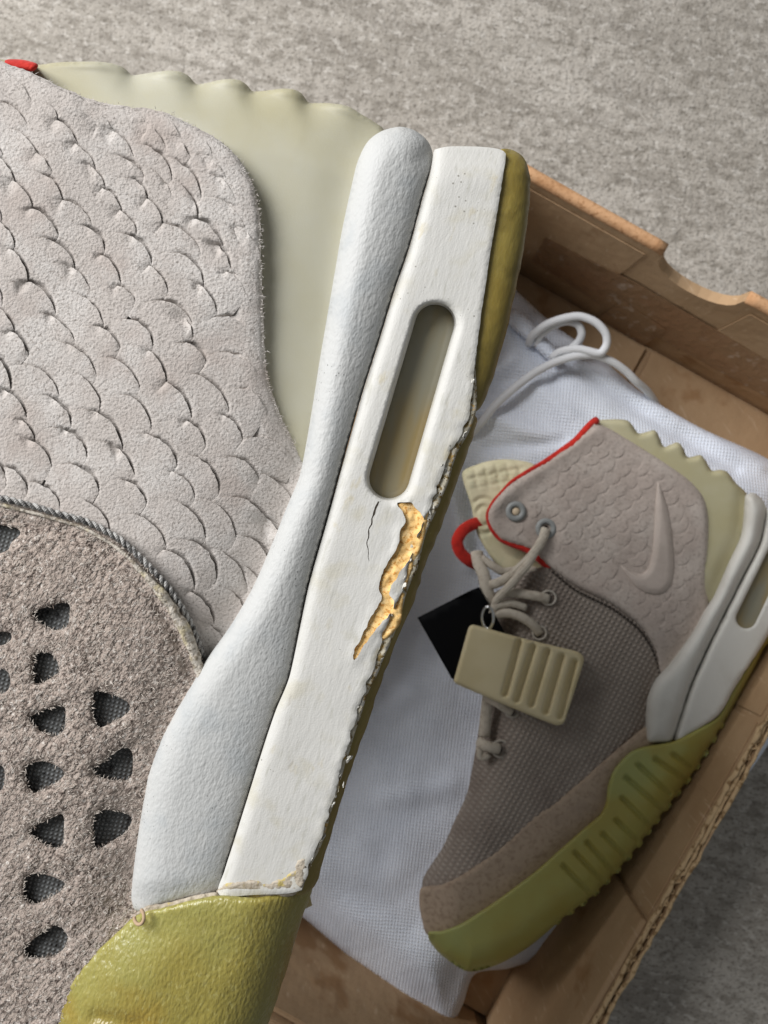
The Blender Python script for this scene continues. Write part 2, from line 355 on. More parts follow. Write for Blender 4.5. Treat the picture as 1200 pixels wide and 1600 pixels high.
m_card = M('brown_cardboard', (188, 158, 124), 0.8, var=[('noise', 0.05, .4, .65, (176, 145, 111)), ('noise', 0.0012, .5, .7, (170, 138, 104), (1, 5, 1), 0.47, .6), ('noise', 0.012, .60, .72, (206, 180, 150), (1, 7, 1), 1.0, .7), ('noise', 0.03, .58, .7, (164, 128, 92))],
           bumps=[('wave', 0.0042, 0.00003, (1, 1, 1), 0.473, 0.4), ('noise', 0.018, 0.0012), ('noise', 0.0008, 0.00005)], spec=0.2)
m_card2 = M('pale_cardboard_edge', (204, 160, 120), 0.85, var=[('noise', 0.01, .45, .7, (186, 140, 100)), ('noise', 0.002, .5, .7, (168, 124, 86))], bumps=[('noise', 0.0015, 0.0002)], spec=0.2)
m_flute = M('cardboard_flutes', (196, 168, 130), 0.9, var=[('noise', 0.003, .5, .65, (140, 112, 78))], bumps=[('noise', 0.001, 0.0002)], spec=0.15)
m_tape = M('scuffed_brown_tape', (150, 118, 88), 0.32, var=[('noise', 0.010, .58, .66, (186, 166, 148), (1, 4, 1), 0.9, .8), ('noise', 0.05, .45, .6, (152, 116, 86))], bumps=[('noise', 0.012, 0.0016, (1, 3, 1), 0.9), ('noise', 0.004, 0.0003)], spec=0.4)
m_floor = M('rough_concrete', (164, 157, 147), 0.85,
            var=[('noise', 0.05, .40, .64, (182, 175, 165), (0.4, 1, 1), 0.12), ('noise', 0.022, .5, .68, (142, 135, 126), (0.22, 1, 1), 0.35, .65), ('noise', 0.006, .47, .64, (134, 127, 117), (0.5, 1, 1), 0.2, .75), ('noise', 0.0040, .53, .66, (196, 190, 181), (0.6, 1, 1), 0.3, .7), ('noise', 0.0018, .52, .64, (104, 97, 88), (0.7, 1, 1), 0.1, .6)],
            bumps=[('noise', 0.006, 0.0012), ('noise', 0.0022, 0.0007)], specks=(0.022, 0.08, (84, 77, 66)), spec=0.3)

# ------------------------------------------------------------------ the concrete floor
fv = [(-3, -3, 0), (3, -3, 0), (3, 3, 0), (-3, 3, 0)]
fl = mesh_obj('floor', fv, [(0, 1, 2, 3)], m_floor, None, False); fl['kind'] = 'structure'

# ------------------------------------------------------------------ the cardboard box
RIM = 0.12; SR = (CZ - RIM) / FPX
def rimpt(x, y): return np.array([(x - 600) * SR, (800 - y) * SR])
E2 = np.array([-370.0, 210.0]); E2 /= np.linalg.norm(E2)         # along the far wall, towards its left end
E1 = np.array([-E2[1], E2[0]]);  E1 = E1 if E1[1] < 0 else -E1   # along the side wall, towards the viewer
CR = rimpt(1468, 643)
LEN, WID, TH = 0.415, 0.2385, 0.0055
def bw(a, b, z):                  # box frame: a along the long side, b along the short side
    q = CR + E1 * a + E2 * b; return (q[0], q[1], z)
box = thing('cardboard_box', 'open brown cardboard shoe box holding the shoe and the white bag', 'box', bw(LEN/2, WID/2, 0))
def prism(name, poly, axis, c0, c1, mat, parent, bev=0.0):
    """poly in the wall's plane (run, z) extruded across: axis 'a' = run along the long side, 'b' = along the short side, 'f' = flat (a, b) with z c0..c1"""
    n = len(poly); V = []
    for c in (c0, c1):
        for r, z in poly:
            V.append(bw(r, c, z) if axis == 'a' else bw(c, r, z) if axis == 'b' else bw(r, z, c))
    F = [tuple(range(n)), tuple(range(2*n - 1, n - 1, -1))] + [(i, n + i, n + (i+1) % n, (i+1) % n) for i in range(n)]
    o = mesh_obj(name, V, F, mat, parent, False)
    import bmesh
    bm = bmesh.new(); bm.from_mesh(o.data); bmesh.ops.recalc_face_normals(bm, faces=bm.faces)
    if bev: 
        bmesh.ops.bevel(bm, geom=list(bm.edges), offset=bev, segments=2, affect='EDGES', clamp_overlap=True)
        for f in bm.faces: f.smooth = False
    bm.to_mesh(o.data); bm.free(); return o
# far wall with the thumb notch; sagging, slightly wavy rim
def rimline(l, n, amp, seed): 
    t = np.linspace(0, l, n); return [(x, RIM + amp * float(vn(x, 0, 0.07, seed))) for x in t]
nb0, nb1 = 0.108, 0.153
arc = [(nb0 + (nb1-nb0) * (0.5 - 0.5 * math.cos(k/12*math.pi)), RIM - 0.0005 - 0.021 * math.sin(k/12*math.pi) ** 0.7) for k in range(13)]
top = [p for p in rimline(WID, 22, 0.0008, 3) if p[0] < nb0 - 0.004] + arc + [p for p in rimline(WID, 22, 0.0008, 3) if p[0] > nb1 + 0.004]
fw = prism('far_wall', [(0, 0.0)] + top + [(WID, 0.0)], 'b', -TH, 0.0, m_card, box)
capL = [p for p in rimline(WID, 22, 0.0008, 3) if p[0] > nb1 + 0.001]; capL = [(nb1 + 0.0005, RIM)] + capL
def rimcap(name, pts, axis, c, parent, mat):
    V, F = tube(name, [bw(p[0], c, p[1] - 0.0008) if axis == 'a' else bw(c, p[0], p[1] - 0.0008) for p in pts], 0.0031, mat, n=10, build=False)
    return mesh_obj(name, V, F, mat, parent)
rimcap('rim_fold', capL, 'b', -TH/2, box, m_card2)
rimcap('rim_fold', [p for p in rimline(WID, 22, 0.0008, 3) if p[0] < nb0 - 0.001] + [(nb0 - 0.0005, RIM)], 'b', -TH/2, box, m_card2)
# inner turn-down flaps of the far wall: separate sheets with steps between them
prism('turned_flap', [(0.004, 0.022), (0.004, 0.112), (0.100, 0.112), (0.102, 0.022)], 'b', 0.0003, 0.0008, m_card, box)
prism('turned_flap', [(0.165, 0.020), (0.160, 0.112), (WID - .003, 0.112), (WID - .003, 0.02)], 'b', 0.0003, 0.0008, m_card, box)
prism('tape_strip', [(0.03, 0.03), (0.03, 0.074), (0.152, 0.079), (0.206, 0.072), (0.206, 0.034), (0.152, 0.026)], 'b', 0.0010, 0.0012, m_tape, box)
prism('tape_strip', [(0.118, 0.004), (0.118, 0.045), (0.15, 0.05), (0.152, 0.006)], 'b', 0.0014, 0.0016, m_tape, box)
# side wall with exposed flutes in its rim
sw_out = prism('side_wall', [(0, 0), (0, RIM), (0.265, RIM), (0.30, RIM - 0.001), (LEN, RIM), (LEN, 0)], 'a', -TH, -TH + 0.0008, m_card, box)
tw = np.linspace(0, LEN, 160)
sw_in = prism('side_wall_liner', [(0, 0)] + [(x, RIM - 0.0006 + 0.0009 * float(vn(x, 3, 0.011, 8)) + 0.001*float(vn(x, 9, 0.05, 5))) for x in tw] + [(LEN, 0)], 'a', -0.0008, 0.0, m_card, box)
fx = np.linspace(0, LEN, 700); V = []; F = []
fb = -TH/2 + (TH/2 - 0.0010) * np.sin(fx / 0.0062 * 2 * math.pi)
fz = RIM - 0.0012 + 0.0007 * vn(fx, 1, 0.004, 4) + 0.0006 * vn(fx, 5, 0.03, 6)
for x, b_, z in zip(fx, fb, fz): V += [bw(x, b_, z), bw(x, b_, z - 0.06)]
F = [(2*i, 2*i+2, 2*i+3, 2*i+1) for i in range(len(fx) - 1)]
fo = mesh_obj('flute', V, F, m_flute, box)
so = fo.modifiers.new('thick', 'SOLIDIFY'); so.thickness = 0.0005
for c0, rr0, sd0 in ((-0.0006, 0.0011, 3), (-0.0028, 0.0009, 7), (-TH + 0.0006, 0.0009, 5)):     # torn paper along the rim
    xs = np.linspace(0.002, LEN - 0.002, 260); keep = vn(xs, 0 * xs, 0.03, sd0)
    tube('torn_paper', np.array([bw(x, c0 + 0.0005 * float(vn(x, 2, 0.006, sd0)), RIM - 0.0002 + 0.0009 * float(vn(x, 4, 0.005, sd0)) - (0.0022 if k_ < -0.25 and sd0 == 7 else 0)) for x, k_ in zip(xs, keep)]), rr0 * (1 + 0.4 * vn(xs, 0 * xs, 0.004, sd0 + 1)), m_flute, box, n=7)
prism('turned_flap', [(0.004, 0.012), (0.004, 0.116), (0.170, 0.1165), (0.172, 0.012)], 'a', 0.0003, 0.0010, m_card, box)
prism('turned_flap', [(0.1735, 0.010), (0.1735, 0.1165), (0.281, 0.1170), (0.2815, 0.010)], 'a', 0.0003, 0.0010, m_card, box)
prism('turned_flap', [(0.2835, 0.014), (0.2835, 0.1185), (LEN - .004, 0.1180), (LEN - .004, 0.014)], 'a', 0.0003, 0.0034, m_card, box, 0.0003)
for k, (a0, z0, z1) in enumerate([(0.075, .03, .1), (0.128, .015, .108), (0.215, .04, .112), (0.236, .02, .1)]):   # pressed creases
    prism('pressed_crease', [(a0, z0), (a0 + .0012, z0), (a0 + .002, z1), (a0 + .0008, z1)], 'a', 0.0009, 0.0013, m_card, box)
# left wall, near wall, floor, floor flaps
prism('left_wall', [(0, 0), (0, RIM), (LEN, RIM), (LEN, 0)], 'a', WID, WID + TH, m_card, box, 0.0006)
prism('near_wall', [(-TH, 0), (-TH, RIM - .002), (WID + TH, RIM - .002), (WID + TH, 0)], 'b', LEN, LEN + TH, m_card, box, 0.0006)
prism('turned_flap', [(0.01, 0.012), (0.01, 0.113), (WID - .01, 0.113), (WID - .01, 0.012)], 'b', LEN - 0.003, LEN - 0.0005, m_card, box, 0.0005)
prism('base', [(0.0005, 0.0005), (LEN - .0005, 0.0005), (LEN - .0005, WID - .0005), (0.0005, WID - .0005)], 'f', 0.001, 0.003, m_card, box)
prism('base_flap', [(0.003, 0.112), (0.115, 0.105), (0.115, 0.004), (0.003, 0.004)], 'f', 0.0034, 0.0062, m_card, box, 0.0005)
prism('base_flap', [(0.003, 0.116), (0.115, 0.116), (0.115, WID - .004), (0.003, WID - .004)], 'f', 0.0034, 0.0058, m_card, box, 0.0005)
prism('base_flap', [(0.29, 0.003), (LEN - .004, 0.003), (LEN - .004, 0.11), (0.29, 0.07)], 'f', 0.0034, 0.022, m_card, box, 0.0006)
prism('base_flap', [(0.30, 0.12), (LEN - .006, 0.14), (LEN - .006, WID - .004), (0.29, WID - .004)], 'f', 0.0034, 0.006, m_card, box, 0.0005)

# ------------------------------------------------------------------ the white dust bag
DB = 0.453; WB = DB / FPX
bag = thing('dust_bag', 'white woven drawstring bag spread in the box under the shoe', 'bag', tuple(P(700, 900, -80, DB)))
bag_out = [(690, 345), (808, 455), (866, 508), (935, 556), (1002, 613), (1092, 667), (1190, 712), (1235, 745), (1290, 860), (1240, 1090), (1120, 1270), (960, 1400), (880, 1478), (800, 1512), (742, 1522),
           (722, 1572), (694, 1612), (640, 1570), (560, 1506), (482, 1440), (420, 1385), (430, 1100), (560, 700)]
def bag_h(x, y, d, dh):
    h = 10 + 14 * fbm(x, y, 260, 21) + 26 * ss(0, 70, d)
    def fold(x0, y0, x1, y1, wd, amp):
        dd = dist(np.stack([x, y], 1), np.array([(x0, y0), (x1, y1)]), False); return amp * np.exp(-(dd / wd) ** 2)
    h = h + fold(745, 640, 900, 705, 16, 12) + fold(760, 700, 880, 690, 9, -10) + fold(740, 600, 800, 560, 10, 8) + fold(700, 760, 735, 880, 12, 10) + fold(735, 740, 745, 860, 10, -9)
    h = h + fold(560, 1130, 640, 1080, 22, 6) + fold(540, 1390, 640, 1440, 30, -8) + fold(900, 560, 1190, 730, 10, 7) + fold(870, 560, 1150, 735, 9, -7) + fold(930, 690, 800, 560, 14, 6)
    h = h + fold(600, 1250, 700, 1230, 18, 5) + 3 * vn(x, y, 45, 5) + fold(720, 600, 860, 590, 10, -6)
    return h
panel('cloth', bag_out, DB, bag_h, m_bag, bag, sp=7, er=14, skirt=((2, 12), (6, 34)))
hem = [(790, 500), (832, 540), (868, 572), (880, 560), (846, 520), (806, 482)]
panel('hem', hem, DB, lambda x, y, d, dh: 46 + 4 * ss(0, 12, d), m_bag, bag, sp=5, er=5, skirt=((1, 6), (2, 10)))
cords = [[(735, 680, 40), (752, 660, 52), (775, 632, 56), (804, 606, 58), (836, 582, 58), (867, 566, 60), (900, 556, 66), (930, 555, 66), (958, 566, 62), (978, 580, 54), (994, 596, 44), (1012, 612, 20), (1030, 640, -20)],
         [(826, 538, 40), (832, 524, 56), (854, 507, 74), (878, 498, 84), (905, 494, 88), (930, 503, 88), (946, 520, 84), (948, 538, 78), (938, 552, 74), (918, 548, 72), (898, 545, 68), (874, 550, 58), (862, 560, 48)],
         [(838, 540, 40), (844, 524, 54), (862, 510, 66), (884, 502, 72), (902, 506, 72), (909, 520, 68), (904, 534, 58), (892, 544, 50)]]
for c in cords: tube('drawcord', path3(c, DB), 6.0 * WB, m_cord, bag, n=10)

# ------------------------------------------------------------------ shoes: shared pieces
def scale_spec(tx, ty, ang, wd, ln, lift, slit):
    return dict(x=tx, y=ty, n=np.array([math.cos(ang), math.sin(ang)]), t=np.array([-math.sin(ang), math.cos(ang)]), wd=wd, ln=ln, lift=lift, slit=slit, jit=1 + 0.13 * rng.standard_normal(4), ph=rng.uniform(0, 99))
def scale_edge(sp_, S):            # how far the free edge stands from the tip, across the width
    j = sp_['jit']; e = -sp_['wd'] * 0.55 * np.abs(S) ** (2.2 * j[0]) * np.where(S < 0, 1.0 * j[1], 0.8 * j[2])
    return e + sp_['rag'] * (1.3 * vn(S * 3 + sp_['ph'], 0 * S, 0.5, 4) + 0.6 * vn(S * 3 + sp_['ph'], 0 * S, 0.14, 5))
def scale_side(S): return np.clip(1 - np.abs(S) ** 3, 0, 1) * (0.5 + 0.5 * np.tanh(2.6 * (S + 0.05)))
def scale_piece(sp_, near, base, D, mat, parent, dpan, nu=12, nv=11, fade=22, thin=7.0):
    """one leather scale: roots under its neighbours, lies flat, and ends in a thin free edge with a slit under it"""
    n, t, wd, ln = sp_['n'], sp_['t'], sp_['wd'], sp_['ln']
    S, Vv = np.meshgrid(np.linspace(-1, 1, nu), np.linspace(0, 1, nv))
    edge = scale_edge(sp_, S)
    nn = -ln + (ln + edge) * Vv; tt = wd * S * (0.92 + 0.08 * Vv)
    X = sp_['x'] + n[0] * nn + t[0] * tt; Y = sp_['y'] + n[1] * nn + t[1] * tt
    prof = sp_['lift'] * (0.22 + 0.78 * scale_side(S)) * (1 - np.abs(S) ** 5) * (0.15 * Vv + 0.85 * Vv ** 6) - 0.5 * (1 - Vv) - sp_['rag'] * (0.5 + 0.8 * ss(0.2, -0.6, S)) * np.abs(S) ** 7
    press = 0 * prof
    for o in near:                 # pressed down where another scale's free edge lies on it
        rx = X - o['x']; ry = Y - o['y']; on = rx * o['n'][0] + ry * o['n'][1]; ot = rx * o['t'][0] + ry * o['t'][1]
        So = ot / o['wd']; ok = np.abs(So) < 1
        dl = on - scale_edge(o, np.clip(So, -1, 1)); sd_ = scale_side(np.clip(So, -1, 1))
        gp = 2.2 + 3.6 * o['slit'] * sd_
        press = press + ok * (o['slit'] * 11.5 * sd_ + 0.1) * np.clip(1 - np.maximum(dl, 0) / gp, 0, 1) ** 1.2 * ss(-26, -10, dl)
    prof = prof - 11.0 * np.tanh(press / 11.0)
    prof[-1] -= 0.2
    Xw = X[-1] - n[0] * 1.4; Yw = Y[-1] - n[1] * 1.4
    X = np.vstack([X, X[-1], Xw]); Y = np.vstack([Y, Y[-1], Yw]); prof = np.vstack([prof, prof[-1], prof[-1] - thin])
    f = ss(-2, fade, dpan(X.ravel(), Y.ravel())).reshape(X.shape)
    H = base(X.ravel(), Y.ravel()).reshape(X.shape) + prof * f - 3.5 * (1 - f)
    Pt = P(X.ravel(), Y.ravel(), H.ravel(), D)
    R = X.shape[0]
    F = [(i * nu + k, i * nu + k + 1, (i + 1) * nu + k + 1, (i + 1) * nu + k) for i in range(R - 1) if i != nv - 1 for k in range(nu - 1)]
    a, b_, c = Pt[F[0][0]], Pt[F[0][1]], Pt[F[0][2]]
    if np.cross(b_ - a, c - a)[2] < 0: F = [q[::-1] for q in F]
    return mesh_obj('scale', Pt, F, mat, parent)
def signed(poly):
    poly = np.asarray(poly, float)
    def f(x, y):
        p = np.stack([x, y], 1); return np.where(inside(p, poly), 1, -1) * dist(p, poly)
    return f

# ------------------------------------------------------------------ the held shoe, close to the camera
sh = thing('sneaker', 'worn pale grey high-top held close, white midsole cracked and peeling to yellow foam', 'sneaker', tuple(P(330, 900, -200, D1)), 'the two shoes of the pair')
roll_right = [(676, 240), (672, 268), (660, 310), (640, 385), (616, 455), (593, 530), (566, 615), (540, 706), (510, 815), (481, 918), (452, 1055), (430, 1110), (411, 1166), (388, 1240), (366, 1310), (350, 1360), (340, 1396)]
roll_left = [(205, 1412), (206, 1385), (215, 1310), (228, 1232), (233, 1208), (250, 1160), (275, 1110), (305, 1060), (330, 1020), (360, 978), (395, 918), (425, 850), (450, 788), (468, 744), (479, 690), (489, 630), (500, 560), (512, 490), (524, 420), (534, 362), (545, 310), (558, 255), (574, 222)]
roll_out = [(596, 205), (625, 198), (650, 205), (668, 220)] + roll_right + [(300, 1402), (250, 1414), (217, 1424)] + roll_left
RL = np.array(roll_left)
def to_roll(x, y): return dist(np.stack([x, y], 1), RL, False)

# ankle panel of overlapping scales
pan_out = [(-70, 58), (0, 94), (45, 112), (100, 138), (150, 158), (205, 168), (265, 178), (308, 200), (345, 221), (374, 250), (394, 286), (405, 330), (408, 400), (410, 470), (414, 545), (418, 590), (436, 645), (462, 695), (472, 716), (490, 745),
           (470, 850), (420, 950), (350, 1050), (260, 1030), (120, 930), (-70, 880)]
PANP = resample(pan_out, 8)
SU_TOP = np.array([(-70, 772), (0, 788), (40, 795), (85, 806), (132, 822), (182, 850), (226, 889), (265, 934), (294, 984), (312, 1034), (320, 1100), (-70, 1100)], float)
su_sd = signed(SU_TOP)
pan_d = signed(PANP)
def pan_h(x, y):
    return 6 - 48 * np.exp(-(to_roll(x, y) / 85.0) ** 1.3) + 6 * fbm(x, y, 300, 31) + 2.5 * vn(x, y, 90, 33) - 10 * ss(330, 60, y) * ss(100, 300, x) - 26 * ss(0, 22, su_sd(x, y))
def pan_top(x, y, d, dh): return pan_h(x, y) - 3 * (1 - ss(0, 26, d)) - 9 * ss(30, 60, d) + 1.2 * fbm(x, y, 22, 3)
pan = panel('ankle_panel', pan_out, D1, pan_top, m_scale, sh, sp=6, er=7, rag=lambda x, y: 2.2 * fbm(x, y, 9, 2) * (y < 735), skirt=((0, 18), (8, 60)))
tips = [(77,160),(157,180),(212,172),(260,182),(37,210),(97,192),(177,205),(235,197),(280,218),(62,240),(122,227),(200,250),(247,238),(145,260),(247,272),(77,277),(27,287),(172,300),(218,285),(107,315),(195,332),(240,317),(65,332),(147,360),(215,375),
        (275,355),(90,380),(172,405),(245,422),(30,400),(112,417),(192,450),(57,445),(137,467),(268,474),(10,355),(312,212),(327,247),(347,279),(290,260),(298,302),(362,322),(320,347),(342,384),(297,404),(366,430),(318,448),(384,362),(285,490),(362,497),
        (305,540),(374,558),(330,597),(398,612),(362,655),(280,610),(305,665),(382,720),(430,690),(325,725),(285,745),(440,757),(395,787),(350,797),(300,797),(428,818),(5,485),(85,495),(165,515),(222,507),(30,525),(115,542),(192,567),(245,557),
        (67,580),(140,597),(217,627),(17,615),(92,628),(165,652),(252,688),(40,660),(112,677),(187,702),(52,690),(132,734),(210,757),(70,760),(150,792),(232,814),(0,560),(-20,640),(-5,720),(22,735),(5,250),(-12,310),(-15,430),(15,165),(-20,215),(-30,380),(-30,520),(-40,590),
        (20,120),(120,168),(408,850),(366,874),(320,856),(375,935),(313,933),(284,872),(405,905),(345,990),(-20,770),(80,820),(10,800)]
specs = []
for i, (x, y) in enumerate(tips):
    right = float(ss(200, 420, x))
    a = math.radians(-56 + 7 * rng.standard_normal() + 14 * float(ss(650, 900, y)) * right)
    big = 1.0 + 0.12 * float(ss(550, 850, y)) * right
    z_ = scale_spec(x - 4, y - 2, a, (45 + 6 * rng.standard_normal()) * big, 84 * big, float(np.clip(2.6 * math.exp(0.4 * rng.standard_normal()) * (1 + 0.5 * right * ss(600, 750, y)), 1.2, 6)), float(np.clip(math.exp(0.45 * rng.standard_normal()) * (0.75 if y < 330 else 1.3), 0.3, 2.1)))
    z_['rag'] = 1.0; specs.append(z_)
for z_ in specs:
    near = [o for o in specs if o is not z_ and math.hypot(o['x'] - z_['x'], o['y'] - z_['y']) < 130]
    scale_piece(z_, near, pan_h, D1, m_scale, pan, pan_d, nu=30, nv=30)

# perforated suede quarter with woven lining under it
su_out = [(-70, 770), (0, 786), (40, 792), (85, 803), (132, 818), (182, 846), (226, 885), (265, 930), (294, 980), (314, 1030), (326, 1075), (325, 1140), (295, 1210), (270, 1300), (262, 1440), (215, 1490), (160, 1560), (125, 1670), (-70, 1670)]
holes = [[(50,960),(67,950),(97,942),(109,945),(106,977),(85,985),(65,975)], [(55,1022),(78,1021),(90,1035),(92,1050),(75,1062),(58,1070),(51,1055)],
         [(148,1082),(170,1084),(197,1095),(204,1107),(192,1120),(160,1136),(152,1135),(143,1115)], [(47,1122),(67,1110),(97,1102),(103,1112),(100,1140),(85,1150),(60,1140)],
         [(145,1202),(160,1192),(185,1171),(200,1169),(207,1177),(207,1207),(197,1219),(165,1217),(150,1212)], [(45,1195),(62,1189),(85,1195),(101,1207),(92,1220),(55,1239),(47,1235),(38,1207)],
         [(47,1297),(65,1285),(95,1272),(100,1277),(99,1317),(90,1325),(75,1322),(55,1310)], [(147,1275),(160,1266),(182,1267),(205,1275),(206,1282),(197,1300),(162,1322),(152,1326),(145,1320)],
         [(40,1370),(62,1365),(85,1371),(101,1380),(95,1392),(62,1410),(45,1411),(36,1397)], [(37,1485),(55,1465),(82,1447),(97,1450),(106,1465),(100,1482),(80,1494),(45,1496)],
         [(-25,1040),(12,1050),(16,1070),(8,1082),(-25,1085)], [(-25,990),(14,988),(18,998),(5,1008),(-25,1008)], [(-25,1195),(5,1199),(4,1232),(-25,1240)], [(-30,822),(24,824),(32,834),(18,848),(12,860),(-30,870)]]
def su_h(x, y, d=None, dh=None):
    return 14 - 30 * np.exp(-(to_roll(x, y) / 70.0) ** 1.4) + 6 * fbm(x, y, 220, 41) + 2.0 * fbm(x, y, 30, 44)
def su_top(x, y, d, dh): return su_h(x, y) - 3 * (1 - ss(0, 14, dh)) + 1.6 * vn(x, y, 9, 45) - 5 * np.exp(-((d - 26) / 6.0) ** 2) * (y < 1060)
su = panel('suede_quarter', su_out, D1, su_top, m_suede, sh, sp=6, holes=holes, er=8, hr=3, rag=1.5, hrag=0.5, hsp=3.5, skirt=((0, 12), (1, 30)), hskirt=((2, 14), (4, 26)))
panel('woven_lining', [(-70, 780), (150, 850), (290, 1010), (300, 1100), (240, 1300), (220, 1450), (130, 1560), (-70, 1600)], D1, lambda x, y, d, dh: su_h(x, y) - 22 + 2 * vn(x, y, 40, 3), m_mesh1, sh, sp=14, er=0, skirt=((0, 6), (0, 12)))
# frayed cut edge and the twisted stitching that follows it
er_path = [(-40, 780), (0, 788), (45, 800), (90, 812), (132, 826), (180, 854), (222, 893), (260, 938), (289, 986), (308, 1034), (316, 1062)]
q = resample(er_path, 3, True, False)
hb = su_h(q[:, 0], q[:, 1])
r_ = (3.0 + 6.0 * ss(190, 280, q[:, 0])) * (1 + 0.18 * vn(q[:, 0], q[:, 1], 9, 6))
tube('frayed_edge', P(q[:, 0] + 1.3 * vn(q[:, 0], q[:, 1], 12, 2), q[:, 1], hb + 1 + 1.5 * vn(q[:, 1], q[:, 0], 11, 9), D1), r_ * U1, m_edge, sh, n=9)
st_path = resample([(-40, 772), (0, 778), (45, 789), (92, 803), (135, 815), (186, 842), (230, 882), (270, 928), (299, 977), (318, 1030)], 2.0, True, False)
s_len = np.arange(len(st_path)) * 2.0
tg = np.gradient(st_path, axis=0); tg /= np.linalg.norm(tg, axis=1)[:, None]; nm = np.stack([tg[:, 1], -tg[:, 0]], 1)
strands = []
for k in range(2):
    ph = s_len / 24.0 * 2 * math.pi + k * math.pi
    xy = st_path + nm * (2.9 * np.cos(ph))[:, None]
    h = pan_h(st_path[:, 0], st_path[:, 1]) + 13 + 3.4 * np.sin(ph) - 6 * ss(240, 320, st_path[:, 0])
    strands.append(tube('s', P(xy[:, 0], xy[:, 1], h, D1), 2.9 * U1 * (1 + 0.15 * vn(s_len, 0 * s_len, 7, k)), None, n=7, build=False))
Vv, Ff = merge(strands); mesh_obj('stitching', Vv, Ff, m_stitch, sh, kind='stuff')
# short standing fibres of the suede
nf = 11000
fp = np.stack([rng.uniform(-10, 325, nf), rng.uniform(790, 1600, nf)], 1)
suP = resample(su_out, 8); fp = fp[inside(fp, suP)]
for hp in holes: fp = fp[~inside(fp, np.array(hp, float))]
hpts = np.vstack([resample(hp, 4.0) for hp in holes[:10]]); fp = np.vstack([fp, hpts])
dh_f = np.min([dist(fp, np.array(hp, float)) for hp in holes], axis=0)
hz = su_top(fp[:, 0], fp[:, 1], dist(fp, suP), dh_f) - np.where(dh_f < 3, 3 - np.sqrt(np.maximum(9 - (3 - np.minimum(dh_f, 3)) ** 2, 0)), 0)
an = rng.normal(-0.9, 0.9, len(fp)); ln = rng.uniform(3, 8, len(fp)); el = rng.uniform(0.1, 0.75, len(fp))
dx = np.cos(an) * ln; dy = np.sin(an) * ln; px_ = -np.sin(an) * 0.55; py_ = np.cos(an) * 0.55
A = P(fp[:, 0] - px_, fp[:, 1] - py_, hz - 0.5, D1); B = P(fp[:, 0] + px_, fp[:, 1] + py_, hz - 0.5, D1)
Mm1 = P(fp[:, 0] + dx * .55 + px_, fp[:, 1] + dy * .55 + py_, hz + ln * el * 0.5, D1); Mm2 = P(fp[:, 0] + dx * .55 - px_, fp[:, 1] + dy * .55 - py_, hz + ln * el * 0.5, D1)
T = P(fp[:, 0] + dx, fp[:, 1] + dy, hz + ln * el * 0.35, D1)
k = np.arange(len(fp)) * 5; V = np.stack([A, B, Mm1, Mm2, T], 1).reshape(-1, 3)
F = [(a, a + 1, a + 2, a + 3) for a in k] + [(a + 3, a + 2, a + 4) for a in k]
mesh_obj('suede_nap', V, F, m_nap, sh, kind='stuff')

panel('toe_box', [(-66, 64), (-250, 330), (-390, 575), (-430, 900), (-450, 1400), (-620, 1980), (-610, 2190), (-420, 2240), (60, 2000), (390, 1690), (60, 1690), (-66, 1640)], D1, lambda x, y, d, dh: -6 - 60 * (1 - ss(0, 220, d)), m_suede, sh, sp=40, er=0, skirt=((5, 60), (25, 200), (60, 420)))
fe = resample([(45, 112), (100, 138), (150, 158), (205, 168), (265, 178), (308, 200), (345, 221), (374, 250), (394, 286), (405, 330), (408, 400), (410, 470), (414, 545), (418, 590), (436, 645), (462, 695)], 1.7, True, False)
fe = fe + rng.normal(0, 2.2, fe.shape) + np.array([-2.0, 2.0]); hz = pan_h(fe[:, 0], fe[:, 1]) - 4
an = rng.normal(-0.5, 0.8, len(fe)); ln = rng.uniform(2.5, 7.5, len(fe)); wv = 0.5
dx = np.cos(an) * ln; dy = np.sin(an) * ln; px_ = -np.sin(an) * wv; py_ = np.cos(an) * wv
A = P(fe[:, 0] - px_, fe[:, 1] - py_, hz, D1); B = P(fe[:, 0] + px_, fe[:, 1] + py_, hz, D1); T = P(fe[:, 0] + dx, fe[:, 1] + dy, hz + rng.uniform(-3, 5, len(fe)), D1)
k = np.arange(len(fe)) * 3
mesh_obj('edge_fuzz', np.stack([A, B, T], 1).reshape(-1, 3), [(a, a + 1, a + 2) for a in k], m_scale, sh, kind='stuff')
# heel counter with its ridged spine
hc_out = [(-60, 74), (0, 92), (57, 101), (84, 98), (110, 96.5), (150, 96), (175, 99), (192, 105), (206, 117), (214, 117), (225, 115), (250, 111.5), (265, 110), (282, 112), (295, 119), (306, 131), (314, 131), (325, 129), (345, 124.5), (362, 123.5), (376, 126), (386, 133), (394, 142.5), (404, 142.5), (420, 141), (440, 138.5), (458, 139.5), (471, 146), (482, 160), (492, 161), (512, 161), (534, 163.5), (548, 168), (564, 178), (584, 190), (600, 203),
          (615, 240), (585, 320), (560, 420), (540, 520), (525, 620), (505, 720), (485, 760), (430, 720), (370, 600), (360, 400), (340, 290), (250, 225), (150, 200), (40, 160), (-60, 120)]
crest = np.array([(168, 98), (276, 110), (370, 124), (463, 140), (545, 165)], float)
HCT = np.array([(-60, 74), (57, 104), (206, 118), (306, 131), (394, 144), (482, 162), (600, 205)], float)
